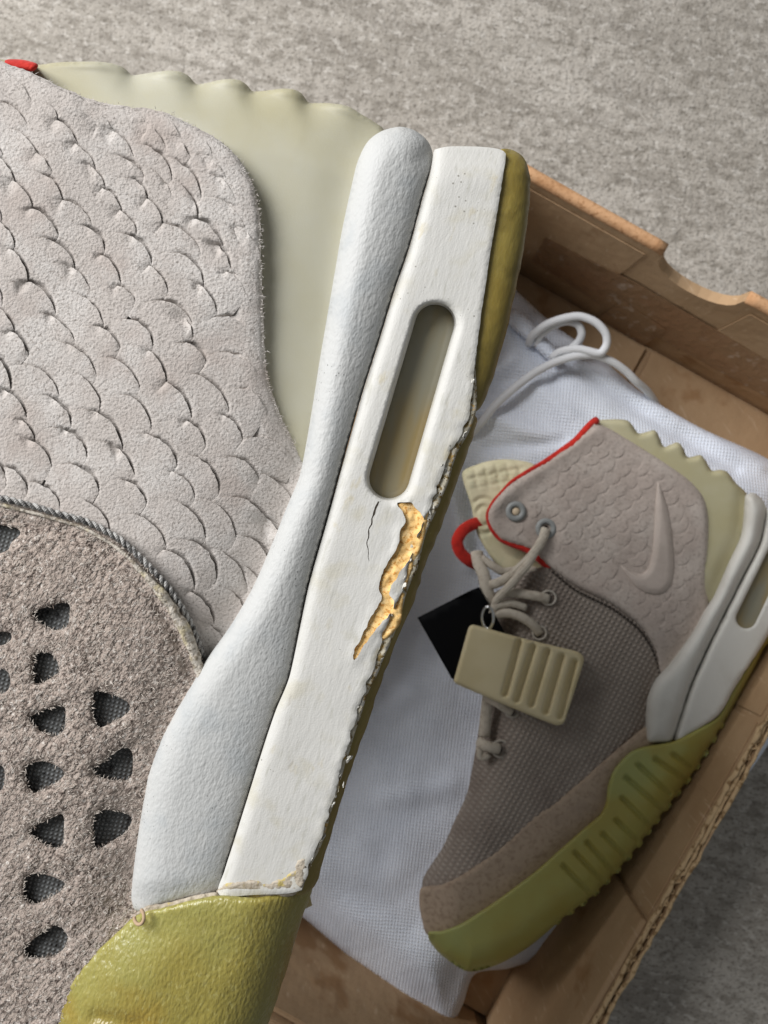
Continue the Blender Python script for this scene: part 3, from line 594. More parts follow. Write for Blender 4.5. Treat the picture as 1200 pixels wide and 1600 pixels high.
def hc_h(x, y, d, dh):
    h = -38 - 30 * (1 - ss(-10, 95, dist(np.stack([x, y], 1), HCT, False))) - 9 * np.exp(-(to_roll(x, y) / 45.0) ** 2)
    vx = [-60, 60, 150, 206, 262, 306, 358, 394, 448, 482, 530, 600]; vy = [0, 0, 0, -15, 0, -14, 0, -14, 0, -15, 0, -8]
    xs = np.arange(-80, 640, 2.0); saw = np.interp(xs, vx, vy); saw = np.convolve(np.pad(saw, 6, mode='edge'), np.ones(13) / 13, 'valid')
    h = h + np.interp(x - 0.35 * d, xs, saw) * np.exp(-(d / 26.0) ** 1.6)      # ridges: slow rise, quick fall
    return h
panel('heel_counter', hc_out, D1, hc_h, m_counter, sh, sp=3.6, er=9, edge_gain=1.3, skirt=((1, 30), (8, 120), (25, 380)), rag=0)
panel('collar_lining', [(8, 94), (25, 92.5), (42, 94.5), (60, 101), (50, 112), (10, 106)], D1, lambda x, y, d, dh: -20 + 0 * x, m_red, sh, sp=4, er=6, skirt=((1, 12), (6, 60)))

# white roll above the midsole
ROLLR = resample(roll_right, 8, True, False); ROLLL = resample([(205, 1424)] + roll_left + [(596, 205), (625, 198), (650, 205), (668, 220), (676, 240)], 8, True, False)
def roll_h(x, y, d, dh):
    p = np.stack([x, y], 1); dl = dist(p, ROLLL, False); dr = dist(p, ROLLR, False)
    wide = ss(800, 1250, y)
    f = lambda t: np.sqrt(np.clip(1 - (1 - np.clip(t, 0, 1)) ** 2, 0, 1))
    return -10 + (50 - 16 * wide) * f(dl / (44 + 6 * wide)) * (0.35 + 0.65 * f(dr / (84 + 10 * wide))) + 1.2 * fbm(x, y, 60, 51) - 10 * ss(1370, 1420, y)
panel('midsole_roll', roll_out, D1, roll_h, m_roll, sh, sp=5, er=6, skirt=((0, 12), (3, 60)))

# midsole wall with air window slot, crack and torn hole
band_right = [(790, 240), (786, 275), (779, 320), (772, 362), (764, 410), (757, 455), (750, 505), (745, 545), (741, 580), (735, 640), (722, 676), (705, 704), (686, 756), (664, 806), (649, 846), (634, 905), (611, 966), (593, 1012), (578, 1056), (560, 1108), (545, 1160), (529, 1222), (514, 1272), (499, 1322), (484, 1352), (466, 1392)]
band_out = [(679, 234), (700, 229), (745, 229), (775, 232)] + band_right + [(400, 1398), (342, 1398)] + [(x + 1.0, y) for x, y in roll_right[::-1][1:]]
def capsule(x0, y0, x1, y1, r0, r1, n=14):
    a = math.atan2(y1 - y0, x1 - x0); o = []
    for k in range(n + 1): t = a + math.pi / 2 + math.pi * k / n; o.append((x0 + r0 * math.cos(t), y0 + r0 * math.sin(t)))
    for k in range(n + 1): t = a - math.pi / 2 + math.pi * k / n; o.append((x1 + r1 * math.cos(t), y1 + r1 * math.sin(t)))
    return o
slot = capsule(679, 506, 608, 747, 34, 35)
tear = zc([(722, 603), (748, 600), (778, 596), (806, 628), (830, 668), (818, 716), (796, 782), (764, 848), (728, 896), (700, 950), (690, 985), (712, 1010), (694, 1058), (652, 1108), (614, 1150), (582, 1206), (556, 1246), (538, 1262), (536, 1232), (560, 1178), (598, 1104), (632, 1052), (652, 1000), (648, 958), (660, 902), (698, 822), (732, 752), (748, 686), (742, 640)], 350, 560, 2.667)
crack_c = zc([(645, 595), (632, 622), (622, 650), (616, 690), (603, 714), (601, 740), (597, 776), (603, 812), (605, 848)], 350, 560, 2.667)
cq = resample(crack_c, 3.0, False, False); cw = np.linspace(1.7, 0.35, len(cq)) * (1 + 0.4 * vn(cq[:, 1], cq[:, 0], 4, 3))
cj = cq + np.stack([1.3 * vn(cq[:, 1], cq[:, 0], 6, 8), 0 * cw], 1)
crack = [tuple(p + (c, 0)) for p, c in zip(cj, cw)] + [tuple(p - (c, 0)) for p, c in zip(cj[::-1], cw[::-1])]
RR = np.array(roll_right)
tearP = resample(tear, 3.5); tearP = tearP + np.stack([2.4 * vn(tearP[:, 0], tearP[:, 1], 11, 14) + 1.6 * vn(tearP[:, 0], tearP[:, 1], 5, 24), 1.8 * vn(tearP[:, 0], tearP[:, 1], 9, 15)], 1); tear = [tuple(p) for p in tearP]; slotP = np.array(slot)
def band_base(x, y):
    g = dist(np.stack([x, y], 1), RR, False)
    return 26 + 0.03 * g - 10 * np.exp(-(g / 9.0) ** 1.5) + 2 * fbm(x, y, 120, 61) - 12 * ss(300, 228, y) ** 2
def band_h(x, y, d, dh):
    p = np.stack([x, y], 1); dt = dist(p, tearP); ds = dist(p, slotP); rs = ss(-15, 30, (x - 644) * 0.96 + (y - 626) * 0.28)
    h = band_base(x, y) + 3.2 * np.exp(-(dt / 8.0) ** 2) * (0.6 + 0.6 * vn(x, y, 22, 4)) * (x < 640) - (5 + 7 * rs) * (1 - np.sqrt(np.clip(1 - (1 - np.clip(ds / (5 + 11 * rs), 0, 1)) ** 2, 0, 1)))
    e = np.exp(-(d / 10.0) ** 2) * ss(520, 640, y) * ss(1400, 1340, y)
    return h + e * (0.3 + 1.6 * vn(x, y, 14, 9)) * (dist(p, np.array(band_right), False) < 25)
def band_rag(x, y):
    k = (dist(np.stack([x, y], 1), np.array(band_right), False) < 3)
    return k * (0.8 * vn(x, y, 8, 3) + ss(520, 640, y) * (2.6 * fbm(x, y, 30, 5) + 2.4 * vn(x, y, 11, 6) + 1.3 * vn(x, y, 5, 7)))
band = panel('midsole', band_out, D1, band_h, m_band, sh, sp=5, holes=[slot, tear, crack], er=2.2, hr=0, hsp=3.2, rag=band_rag, sharp=True, skirt=((0, 5), (1, 14), (4, 60)), hskirt=((0.3, 4), (-1, 12), (-5, 46)))
# rounded lip and recessed window
lip = np.array(capsule(680, 506, 609, 748, 33.5, 35.5, 22)); lip = np.vstack([lip, lip[:1]])
panel('air_window', capsule(680, 506, 609, 748, 39, 41), D1, lambda x, y, d, dh: -26 + 15 * np.sqrt(np.clip(1 - (np.clip(30 - d, 0, 30) / 32) ** 2, 0, 1)), m_window, band, sp=6, er=0, skirt=((0, 4), (0, 8)))
rimq = resample(capsule(682, 507, 611, 749, 29.5, 30.5, 16), 3)
V, F = tube('w', np.vstack([P(rimq[:, 0], rimq[:, 1], -19 + 0 * rimq[:, 0], D1), P(rimq[:1, 0], rimq[:1, 1], [-19], D1)]), 2.4 * U1, None, n=8, build=False)
m_tanrim = M('tan_window_rim', (176, 150, 104), 0.5, var=[('noise', 12*u, .45, .65, (206, 190, 156))], bumps=[('noise', 5*u, 0.8*u)])
mesh_obj('window_rim', V, F, m_tanrim, band)
# foam that shows in the tear
tc_ = np.array(tear).mean(0)
tear_big = [(x + 7 * np.sign(x - tc_[0]) * 0.8, y + 5 * np.sign(y - tc_[1])) for x, y in tear]
foam_out = [(616, 787), (660, 785), (670, 800), (660, 850), (640, 900), (630, 940), (625, 975), (598, 1005), (575, 1035), (548, 1046), (540, 1034), (565, 980), (585, 945), (590, 915), (605, 870), (622, 830)]
panel('exposed_foam', foam_out, D1, lambda x, y, d, dh: band_base(x, y) - 4.6 + 2.8 * fbm(x, y, 14, 71) + 1.9 * vn(x, y, 6, 73), m_foam, band, sp=3.2, er=3, skirt=((0, 6), (1, 12)))
m_crack = M('dark_crack_shade', (62, 54, 44), 0.9)  # dark fill colour painted in for the shade inside the deep crack
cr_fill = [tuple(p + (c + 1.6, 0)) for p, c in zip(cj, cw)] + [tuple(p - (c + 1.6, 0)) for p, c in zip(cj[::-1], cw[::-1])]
panel('crack_shade_fill', cr_fill, D1, lambda x, y, d, dh: band_base(x, y) - 0.5, m_crack, band, sp=3, er=0, smooth=False, skirt=((0, 2), (0, 4)))
# thin curled paint edge along the tear and loose flakes along the sole line
def flake(cx, cy, size, ang, asp, hbase, lift, mat, parent, seed):
    n = 11; r = np.random.default_rng(seed)
    th = np.linspace(0, 2 * math.pi, n, endpoint=False) + r.normal(0, .12, n)
    rr = size * (1 + 0.35 * r.standard_normal(n)).clip(0.45, 1.6)
    lx = rr * np.cos(th); ly = rr * np.sin(th) * asp
    x = cx + lx * math.cos(ang) - ly * math.sin(ang); y = cy + lx * math.sin(ang) + ly * math.cos(ang)
    tilt = r.uniform(-1, 1); h = hbase + lift * (0.5 + 0.5 * ly / (size * asp + 1e-6) * tilt) + r.normal(0, .5, n)
    top = P(np.append(x, cx), np.append(y, cy), np.append(h, hbase + lift * .6 + 1.0), D1)
    bot = P(x, y, h - 2.2, D1)
    V = np.vstack([top, bot]); F = [(i, n, (i + 1) % n) for i in range(n)] + [(i, (i + 1) % n, n + 1 + (i + 1) % n, n + 1 + i) for i in range(n)]
    a, b_, c = V[F[0][0]], V[F[0][1]], V[F[0][2]]
    if np.cross(b_ - a, c - a)[2] < 0: F = [q[::-1] for q in F]
    return mesh_obj('paint_flake', V, F, mat, parent, False)
brq = resample([p for p in band_right if 560 < p[1] < 1380], 7, True, False)
for i, (x, y) in enumerate(brq):
    if rng.random() < 0.3:
        t_ = brq[min(i + 1, len(brq) - 1)] - brq[max(i - 1, 0)]; a = math.atan2(t_[1], t_[0])
        flake(x + rng.normal(1, 3.5), y + rng.normal(0, 2), rng.uniform(2.5, 6.5), a + rng.normal(0, .3), rng.uniform(.25, .5), float(band_base(np.array([x]), np.array([y]))[0]) - rng.uniform(2, 9), rng.uniform(1, 5), m_flake if rng.random() < .72 else m_crumb, band, 100 + i)
cr_in = resample([p for p in band_right if 540 < p[1] < 1395], 6, True, False)
cl = cr_in + np.array([-9, -2]); crr = cr_in + np.array([1, 0]) * (11 + 4 * vn(cr_in[:, 0], cr_in[:, 1], 40, 2) - 10 * ss(650, 570, cr_in[:, 1]) - 6 * ss(1000, 1250, cr_in[:, 1]))[:, None]
panel('crumbled_edge', [tuple(p) for p in cl] + [tuple(p) for p in crr[::-1]], D1, lambda x, y, d, dh: band_base(x, y) - 6.5 + 3.0 * fbm(x, y, 15, 81) + 0.9 * vn(x, y, 6, 83), m_crumb, band, sp=3.4, er=4, skirt=((0, 6), (2, 14)), smooth=False)

# gum outsole: edge along the heel and the wrapped forefoot
edge_sil = [(797, 233), (815, 243), (826, 264), (829, 295), (826, 340), (819, 388), (808, 442), (793, 512), (774, 580), (756, 626), (748, 640), (741, 646), (747, 657), (730, 708), (703, 784), (681, 844), (673, 862), (664, 884), (647, 938), (624, 992), (598, 1060), (578, 1118), (556, 1180), (531, 1260), (508, 1336), (492, 1384)]
strip = [(783, 233)] + edge_sil + [(470, 1450), (440, 1430), (452, 1392)] + [(x - 10, y) for x, y in band_right[::-1]]
SIL = np.array(edge_sil + [(470, 1440), (450, 1508), (430, 1570), (405, 1640), (395, 1680)], float)
def strip_h(x, y, d, dh):
    ds = dist(np.stack([x, y], 1), SIL, False)
    r = 34.0; e = np.clip(r - ds, 0, r)
    return 20 - 0.8 * (r - np.sqrt(np.maximum(r * r - e * e, 0))) + 1.2 * fbm(x, y, 30, 91) - 10 * ss(290, 232, y) ** 2
k_ = strip.index((470, 1450)); strip = strip[:k_] + [(474, 1398), (460, 1398)] + strip[k_ + 3:]
panel('outsole_edge', strip, D1, strip_h, m_gum, sh, sp=5, er=3, rag=lambda x, y: 1.3 * vn(x, y, 14, 13), skirt=((2, 30), (7, 140), (12, 420)))
toe_out = [(205, 1436), (222, 1426), (262, 1417), (302, 1406), (345, 1399), (400, 1402), (462, 1393), (488, 1387), (470, 1440), (450, 1508), (430, 1570), (405, 1640), (395, 1690), (70, 1690), (74, 1630), (82, 1590), (102, 1545), (142, 1496), (180, 1460)]
def toe_h(x, y, d, dh):
    ds = dist(np.stack([x, y], 1), SIL, False); r = 95.0; e = np.clip(r - ds, 0, r)
    lft = dist(np.stack([x, y], 1), np.array([(205, 1436), (142, 1496), (102, 1545), (82, 1590), (70, 1690)], float), False)
    groove = 0
    return 40 - 0.95 * (r - np.sqrt(np.maximum(r * r - e * e, 0))) - 26 * np.exp(-(lft / 45.0) ** 1.5) + 3 * fbm(x, y, 90, 95) - 6 * np.exp(-((y - 1392) / 16.0) ** 2) - 6 * np.exp(-(dist(np.stack([x, y], 1), np.array([(150, 1588), (215, 1602)], float), False) / 11.0) ** 2)
panel('outsole_wrap', toe_out, D1, toe_h, m_gumtoe, sh, sp=5, er=6, rag=1.0, skirt=((2, 30), (10, 140), (30, 400)))
panel('glue_residue', [(338, 1392), (352, 1380), (385, 1374), (420, 1378), (452, 1366), (464, 1346), (478, 1342), (476, 1374), (462, 1398), (420, 1404), (372, 1406), (345, 1404)], D1, lambda x, y, d, dh: band_base(x, y) + 1.0 + 1.2 * fbm(x, y, 16, 97) + 1.0 * vn(x, y, 5, 98) - 14 * ss(1386, 1404, y), m_glue, sh, sp=3.5, er=2, rag=2.0, skirt=((0, 6), (2, 16)))
panel('glue_residue', [(212, 1428), (230, 1416), (262, 1410), (300, 1400), (338, 1394), (342, 1402), (302, 1410), (262, 1421), (226, 1432)], D1, lambda x, y, d, dh: 14 + 6 * ss(200, 300, x) + 2 * vn(x, y, 6, 98), m_glue, sh, sp=3.5, er=3, rag=1.2, skirt=((0, 5), (1, 12)))
th_ = np.linspace(-1.9, 2.2, 30)
tube('loose_thread', P(217 + 8.5 * np.cos(th_ + .9) + 2 * th_ * .3, 1432 + 12.5 * np.sin(th_ + .9), 34 + 7 * np.cos(th_), D1), 2.7 * U1, m_fibre, sh, n=8)

# ------------------------------------------------------------------ the shoe lying in the box
s2 = thing('sneaker', 'taupe high-top with olive gum sole lying on its side in the box', 'sneaker', tuple(P(900, 1150, -200, D2)), 'the two shoes of the pair')
DEEP = ((2, 30), (14, 110), (40, 185))
r2_left = [(1010, 1157), (1011, 1095), (1024, 1062), (1044, 1040), (1080, 991), (1102, 952), (1115, 932), (1138, 880), (1158, 835), (1164, 776)]
r2_right = [(1193, 783), (1198, 802), (1187, 851), (1161, 903), (1135, 955), (1109, 1007), (1080, 1072), (1052, 1156)]
R2L = np.array(r2_left, float)
def to2(x, y): return dist(np.stack([x, y], 1), R2L, False)
p2_out = [(928, 664), (884, 698), (841, 728), (799, 754), (773, 782), (761, 805), (766, 824), (785, 845), (827, 860), (855, 884), (901, 917), (957, 945), (999, 978), (1022, 1013), (1032, 1056), (1060, 1050), (1110, 975), (1108, 945), (1104, 905), (1108, 852), (1107, 808), (1099, 777), (1078, 752), (1050, 731), (1012, 706), (976, 684), (950, 669)]
P2 = resample(p2_out, 6); p2_d = signed(P2)
sw_poly = [(1028, 752), (1037, 772), (1045, 798), (1051, 838), (1054, 880), (1050, 912), (1036, 928), (1012, 928), (990, 914), (970, 884), (988, 893), (1003, 896), (1013, 886), (1019, 864), (1022, 830), (1024, 788)]
SWP = resample(sw_poly, 3)
def p2_h(x, y):
    p = np.stack([x, y], 1)
    puck = 7 * np.exp(-((x - 806) ** 2 + (y - 799) ** 2) / 20.0 ** 2) + 6 * np.exp(-((x - 852) ** 2 + (y - 826) ** 2) / 18.0 ** 2)
    return 8 - 16 * np.exp(-(to2(x, y) / 40.0) ** 1.3) + 5 * fbm(x, y, 110, 131) - puck + 3 * np.exp(-(dist(p, np.array([(770, 790), (840, 735), (930, 672)], float), False) / 14.0) ** 2)
pan2 = panel('ankle_panel', p2_out, D2, lambda x, y, d, dh: p2_h(x, y) - 0.25 - 0.45 * ss(12, 26, d), m2_scale, s2, sp=5, er=9, skirt=((1, 12), (5, 40), (12, 120)))
sd = signed(SWP); specs2 = []
a_ = np.array([26.0, 5.0]); b_v = np.array([9.0, 20.0])
for i in range(-30, 40):
    for j in range(-30, 40):
        x, y = np.array([960, 840]) + i * a_ + j * b_v + rng.normal(0, 1.6, 2)
        pt = np.array([x]), np.array([y])
        if not (750 < x < 1120 and 650 < y < 1070): continue
        dd = float(p2_d(*pt)[0]); dsw = float(sd(*pt)[0])
        near_collar = float(dist(np.array([[x, y]]), np.array([(761, 805), (799, 754), (841, 728), (928, 664)], float), False)[0])
        if dd < 19 or dsw > -7 or near_collar < 22: continue
        if math.hypot(x - 806, y - 799) < 30 or math.hypot(x - 852, y - 826) < 28: continue
        z_ = scale_spec(x, y, math.radians(38 + 16 * rng.standard_normal()), 14 * rng.uniform(.85, 1.2), 28, 0.45 + 0.35 * rng.random(), 0.18 + 0.16 * rng.random()); z_['rag'] = 0.3; specs2.append(z_)
for z_ in specs2:
    near = [o for o in specs2 if o is not z_ and math.hypot(o['x'] - z_['x'], o['y'] - z_['y']) < 38]
    scale_piece(z_, near, p2_h, D2, m2_scale, pan2, p2_d, nu=12, nv=12, fade=14, thin=2.0)
panel('swoosh_emblem', sw_poly, D2, lambda x, y, d, dh: p2_h(x, y) + 0.6 + 4.6 * ss(-2, 11, d), m2_swoosh, s2, sp=2.6, er=1.5, skirt=((0, 4), (1, 10)))

hc2 = [(930, 660), (939, 656), (962, 655), (980, 657), (988, 664), (997, 677), (1006, 676), (1022, 672), (1029, 680), (1037, 698), (1047, 695), (1059, 691), (1067, 699), (1074, 714), (1084, 713), (1095, 711), (1103, 720), (1112, 735), (1124, 734), (1136, 737), (1150, 755), (1168, 775), (1165, 830), (1140, 890), (1115, 945), (1095, 940), (1090, 860), (1090, 800), (1060, 765), (1000, 715), (950, 690)]
def hc2_h(x, y, d, dh):
    h = -6 - 10 * np.exp(-(to2(x, y) / 14.0) ** 2)
    for cx, cy in ((984, 658), (1025, 673), (1062, 692), (1098, 712), (1137, 738)):
        lx = x - cx - (y - cy) * .6
        h = h + 6 * np.exp(-np.maximum(y - cy + 4, 0) / 12.0) * np.exp(-(lx / np.where(lx < 0, 22.0, 6.0)) ** 2)
    return h
panel('heel_counter', hc2, D2, hc2_h, m2_counter, s2, sp=4, er=9, edge_gain=1.3, skirt=((1, 12), (6, 60), (14, 170)))

vamp_out = [(846, 886), (858, 884), (901, 914), (957, 942), (1002, 975), (1030, 1015), (1042, 1060), (1030, 1150), (1000, 1150), (929, 1215), (836, 1290), (780, 1340), (724, 1385), (675, 1395), (660, 1386), (664, 1366), (691, 1325), (710, 1283), (729, 1241), (738, 1199), (745, 1157), (752, 1110), (758, 1060), (766, 985), (786, 925), (812, 895)]
VL = np.array([(664, 1366), (691, 1325), (710, 1283), (729, 1241), (738, 1199), (745, 1157), (752, 1110), (758, 1060), (766, 985), (786, 925)], float)
def v2_h(x, y, d=None, dh=None):
    dl = dist(np.stack([x, y], 1), VL, False)
    return 2 - 46 * (1 - np.clip(dl / 85.0, 0, 1)) ** 2.2 - 14 * np.exp(-(to2(x, y) / 35.0) ** 1.3) + 3 * fbm(x, y, 90, 141) - 14 * ss(1250, 1420, y)
panel('knit_vamp', vamp_out, D2, v2_h, m2_mesh, s2, sp=6, er=6, skirt=((0, 20), (4, 80), (14, 150)))
mud = [(657, 1388), (672, 1384), (690, 1382), (724, 1366), (780, 1325), (836, 1273), (873, 1248), (929, 1201), (976, 1161), (1012, 1134), (1024, 1160), (990, 1185), (965, 1240), (940, 1300), (860, 1370), (780, 1425), (720, 1460), (670, 1462), (659, 1436), (655, 1410)]
MT = np.array([(657, 1388), (690, 1382), (724, 1366), (836, 1273), (929, 1201), (1012, 1134)], float)
panel('suede_mudguard', mud, D2, lambda x, y, d, dh: 6 - 14 * ss(1200, 1420, y) - 24 * (1 - ss(650, 720, x)) + 2 * fbm(x, y, 50, 151), m2_suede, s2, sp=5, er=5, skirt=((0, 10), (4, 60), (14, 150)))

g2_top = [(669, 1457), (676, 1455), (692, 1454), (724, 1441), (780, 1404), (836, 1362), (873, 1329), (915, 1292), (938, 1272), (947, 1252), (950, 1227), (961, 1200), (985, 1175), (1009, 1166), (1055, 1157), (1116, 1124), (1130, 1108), (1150, 1070), (1200, 992), (1270, 830), (1268, 762)]
g2_bot = [(1285, 765), (1290, 830), (1222, 985), (1195, 1012), (1181, 1040), (1130, 1133), (1088, 1203), (1046, 1259), (985, 1339), (929, 1399), (873, 1441), (827, 1479), (780, 1506), (732, 1518), (692, 1494), (672, 1472)]
G2B = np.array(g2_bot, float)
grooves = zc([(645, 372), (745, 450), (540, 398), (715, 520), (440, 432), (620, 600), (368, 505), (580, 690), (345, 625), (500, 780), (310, 755), (430, 870), (232, 835), (355, 960), (140, 885), (285, 1045), (70, 945), (225, 1105), (0, 1020), (155, 1180)], 880, 1080, 3.75)
def g2_h(x, y, d, dh):
    p = np.stack([x, y], 1); ds = dist(p, G2B, False); r = 42.0; e = np.clip(r - ds, 0, r)
    h = 20 - 1.1 * (r - np.sqrt(np.maximum(r * r - e * e, 0))) - 8 * ss(1330, 1500, y) - 10 * (1 - ss(665, 740, x))
    for k in range(0, len(grooves), 2):
        h = h - 8 * np.exp(-(dist(p, np.array(grooves[k:k + 2]), False) / 4.0) ** 4)
    return h
def g2_rag(x, y):
    p = np.stack([x, y], 1); near = dist(p, G2B[5:11], False) < 4
    s = (x * -0.66 + y * 0.75); return near * 2.2 * np.tanh(3 * np.sin(s / 25.0 * 2 * math.pi + 0.8 * vn(x, y, 40, 3))) * -1
panel('gum_outsole', g2_top + g2_bot, D2, g2_h, m2_gum, s2, sp=3.2, er=5, rag=g2_rag, skirt=((3, 24), (10, 100), (24, 180)))
r2_out = [(1166, 773), (1178, 770)] + r2_right + [(1030, 1161)] + r2_left
panel('midsole_roll', r2_out, D2, lambda x, y, d, dh: 2 + 24 * np.sqrt(np.clip(1 - (1 - np.clip(d / 24.0, 0, 1)) ** 2.1, 0, 1)), m2_white, s2, sp=4, er=3, skirt=((0, 10), (2, 60)))
b2_out = [(1198, 800), (1212, 768), (1240, 758), (1266, 765), (1268, 830), (1201, 990), (1152, 1068), (1130, 1108), (1116, 1123), (1085, 1142), (1054, 1157)] + [(x + 1, y) for x, y in r2_right[::-1][1:-1]]
R2R = np.array(r2_right, float)
slot2 = capsule(1218, 858, 1166, 966, 15, 16)
band2 = panel('midsole', b2_out, D2, lambda x, y, d, dh: 17 - 5 * np.exp(-(dist(np.stack([x, y], 1), R2R, False) / 5.0) ** 2), m2_white, s2, sp=5, holes=[slot2], er=4, hr=3, hsp=3, rag=0.8, skirt=((0, 6), (2, 40)), hskirt=((0, 5), (0, 20)))
panel('air_window', capsule(1218, 858, 1166, 966, 18, 19), D2, lambda x, y, d, dh: 0 * x + 1, m_window, band2, sp=5, er=0, skirt=((0, 4), (0, 8)))

# inside body so that the shoe is not hollow from the side
tongue_out = [(722, 740), (745, 726), (771, 719), (800, 718), (836, 727), (830, 760), (800, 790), (800, 840), (850, 878), (846, 900), (800, 905), (768, 872), (745, 832), (736, 790)]
def tg_h(x, y, d, dh):
    h = -24 + 4 * fbm(x, y, 60, 161)
    gx = (x - 740) * .97 + (y - 730) * -.2; gy = (y - 730) * .97 + (x - 740) * .2
    sq = ss(.25, .5, np.abs(np.sin(gx / 17.0 * math.pi))) * ss(.25, .5, np.abs(np.sin(gy / 16.0 * math.pi)))
    h = h + 2.6 * sq * ss(770, 755, y) * ss(4, 10, d)
    for rr in (22, 12):
        h = h - 4 * np.exp(-((np.hypot(x - 756, (y - 806) * .8) - rr) / 2.6) ** 2)
    return h
panel('tongue', tongue_out, D2, tg_h, m2_tongue, s2, sp=3.5, er=6, skirt=((0, 14), (3, 70), (8, 140)))
tube('pull_loop', path3([(760, 815, -34), (742, 818, -26), (724, 828, -16), (714, 846, -12), (720, 864, -14), (736, 878, -20), (752, 884, -30)], D2), 9.5 * U2, m_red, s2, n=12, flat=0.45)
cp = [(933, 656, 2), (926, 661, 4), (914, 674, 4), (900, 690, 5), (882, 703, 5), (860, 717, 5), (841, 728, 4), (818, 741, 3), (798, 754, 2), (783, 770, 1), (771, 784, 1), (762, 803, 0), (766, 822, -2), (780, 840, -3), (797, 849, -3), (822, 858, -2), (842, 872, -2), (858, 886, -4)]
cq_ = resample(np.array(cp, float), 4, True, False); tt = np.linspace(0, 1, len(cq_))
rr_ = np.interp(tt, [0, .05, .16, .30, .5, .65, .72, .85, 1], [6, 6.5, 7, 4.5, 2.6, 3.2, 4.5, 5.5, 7])
tube('collar_piping', P(cq_[:, 0], cq_[:, 1], cq_[:, 2] - 2, D2), rr_ * U2, m_red, s2, n=9)
def ring(name, x, y, h, R, r, mat, parent, sq=1.0, rot=0.0):
    t = np.linspace(0, 2 * math.pi, 37); ex = R * np.cos(t); ey = R * sq * np.sin(t)
    tube(name, P(x + ex * math.cos(rot) - ey * math.sin(rot), y + ex * math.sin(rot) + ey * math.cos(rot), h + 0 * t, D2), r * U2, mat, parent, n=8, flat=0.8, caps=False)
ring('eyelet', 806, 799, 4, 11.5, 4.6, m2_ring, s2); ring('eyelet', 853, 826, 4, 12, 4.6, m2_ring, s2)
def dome(name, x, y, h, R, mat, parent):
    V = []; F = []; n = 16
    for k, (a, z) in enumerate([(1, -3), (1, 0), (.85, 1.6), (.5, 2.6)]):
        for i in range(n): t = 2 * math.pi * i / n; V.append((x + R * a * math.cos(t), y - R * a * math.sin(t), h + z))
    V.append((x, y, h + 3)); V = np.array(V)
    for k in range(3): F += [(k*n + i, k*n + (i+1) % n, (k+1)*n + (i+1) % n, (k+1)*n + i) for i in range(n)]
    F += [(3*n + i, 3*n + (i+1) % n, 4*n) for i in range(n)]
    return mesh_obj(name, P(V[:, 0], V[:, 1], V[:, 2], D2), F, mat, parent)
dome('eyelet_pin', 806, 799, 3, 6.5, m2_pin, s2)
dome('eyelet_hole', 853, 828, 0, 8, m2_dark, s2)
for x, y, R, sq in ((857, 934, 11.5, .95), (843, 989, 10.5, 1.0), (800, 1111, 11, .85), (782, 1170, 13, 1.0)):
    hh = float(v2_h(np.array([x]), np.array([y]))[0])
    dome('eyelet_hole', x - 3, y, hh, 8, m2_dark, s2); ring('eyelet', x, y, hh + 2.5, R, 1.7, m2_wire, s2, sq, .3)
laces = [([(853, 826, 8), (848, 842, 14), (836, 862, 14), (818, 882, 12), (797, 900, 10), (775, 912, 8), (757, 914, 2)], 7.5),
         ([(838, 858, 12), (826, 880, 18), (808, 902, 20), (790, 922, 18), (776, 938, 10), (772, 950, 2)], 6.5),
         ([(745, 862, -16), (748, 880, -8), (756, 898, 0), (760, 918, 4), (766, 934, 2), (776, 940, -4)], 10),
         ([(752, 872, -10), (770, 884, -6), (786, 893, -8), (812, 890, -10), (838, 892, -6)], 6.5),
         ([(857, 936, 4), (840, 932, 9), (818, 928, 9), (796, 926, 6), (780, 930, 2), (770, 940, -4)], 7.5),
         ([(843, 990, 2), (832, 976, 8), (814, 964, 10), (792, 958, 8), (772, 962, 4), (764, 972, -4)], 7.5),
         ([(822, 950, 4), (800, 943, 8), (778, 946, 8), (764, 958, 6), (760, 975, 2), (764, 992, -4)], 6.0),
         ([(800, 1112, 2), (788, 1106, 6), (776, 1098, 8), (764, 1092, 2), (756, 1090, -6)], 7),
         ([(762, 1092, -6), (760, 1110, -8), (758, 1130, -10), (757, 1150, -12)], 9),
         ([(780, 1170, -2), (768, 1168, 2), (756, 1164, 0), (748, 1158, -10)], 8.5),
         ([(752, 1160, -8), (750, 1172, -8), (752, 1184, -10), (764, 1178, -6)], 6)]
for pts, r in laces: tube('lace', path3(pts, D2, 4), r * U2, m2_lace, s2, n=9, flat=0.62)
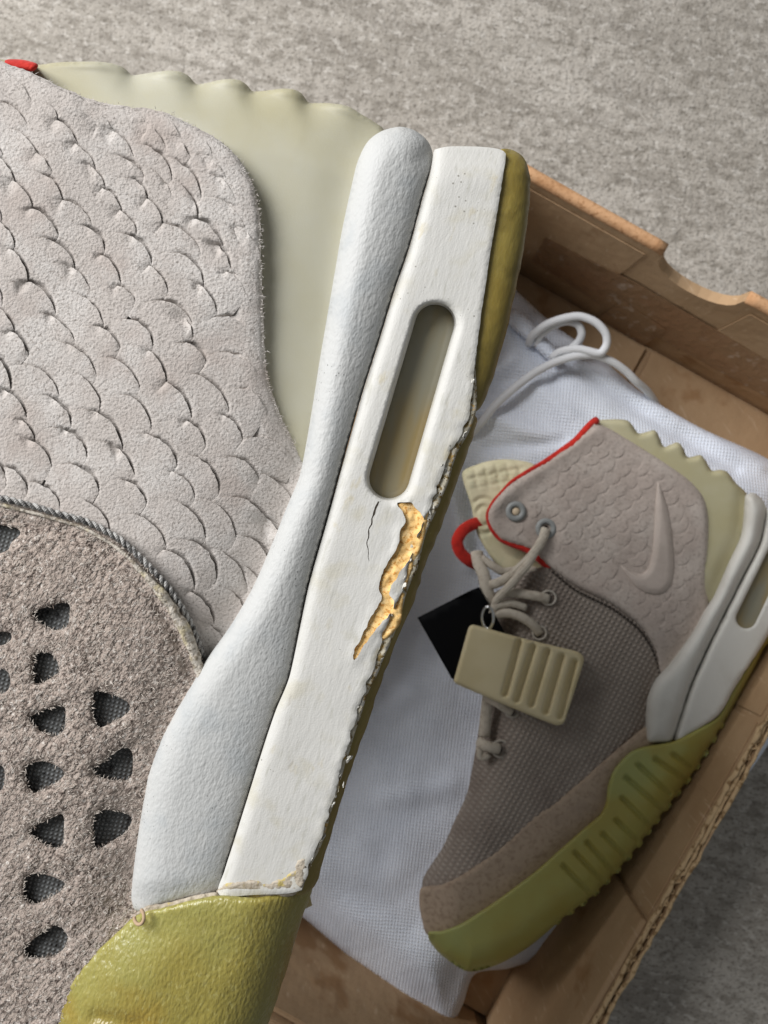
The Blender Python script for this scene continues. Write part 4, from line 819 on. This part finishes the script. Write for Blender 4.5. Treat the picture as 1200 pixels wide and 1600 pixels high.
# seam stitches between knit and ankle panel
sq_ = resample([(862, 890), (901, 920), (957, 948), (999, 981), (1021, 1016), (1030, 1052)], 7.0, True, False); stv = []
for i in range(len(sq_) - 1):
    a, b_ = sq_[i] + (0, 3), sq_[i] * .45 + sq_[i + 1] * .55 + (0, 3)
    h = p2_h(np.array([a[0], b_[0]]), np.array([a[1], b_[1]])) - 6
    stv.append(tube('s', P([a[0], b_[0]], [a[1], b_[1]], h, D2), 1.9 * U2, None, n=6, build=False))
Vv, Ff = merge(stv); mesh_obj('seam_stitching', Vv, Ff, m2_dark, s2, kind='stuff')

# ------------------------------------------------------------------ black card and ribbed lace tag
card_out = [(652, 965), (748, 916), (806, 1018), (709, 1066)]
cd = panel('black_card', card_out, D2, lambda x, y, d, dh: 4 + 0.05 * (x - 650), m_black, None, sp=12, er=0, smooth=False, skirt=((0, 2), (0, 4)))
tag(cd, 'square matt black card tucked behind the ribbed beige tag', 'card')
tg_ = thing('lace_tag', 'beige ribbed rubber tag hanging from the laces of the boxed shoe', 'tag', tuple(P(810, 1060, 14, D2)))
tag_out = [(736, 977), (740, 976), (820, 998), (895, 1016), (906, 1020), (912, 1028), (911, 1038), (884, 1122), (879, 1131), (868, 1133), (800, 1106), (714, 1069), (709, 1064), (711, 1056), (732, 981)]
tgr = zc([(685, 615), (598, 935), (772, 645), (672, 970), (862, 672), (762, 1000), (950, 705), (852, 1045), (1030, 740), (942, 1075)], 640, 850, 4.0)
def tag_h(x, y, d, dh):
    p = np.stack([x, y], 1)
    h = 30 + 5 * ss(720, 800, x) - 4 * ss(800, 900, x)
    for k in range(0, 10, 2): h = h - 9 * np.exp(-(dist(p, np.array(tgr[k:k + 2]), False) / 5.4) ** 4)
    return h
panel('tag_body', tag_out, D2, tag_h, m_tag, tg_, sp=2.8, er=6, skirt=((0, 8), (2, 16)))
t = np.linspace(0, 2 * math.pi, 30)
tube('metal_ring', P(762 + 9 * np.cos(t), 965 + 17 * np.sin(t), 22 + 8 * np.sin(t + 2.4), D2), 2.6 * U2, m_metal, tg_, n=8, caps=False)
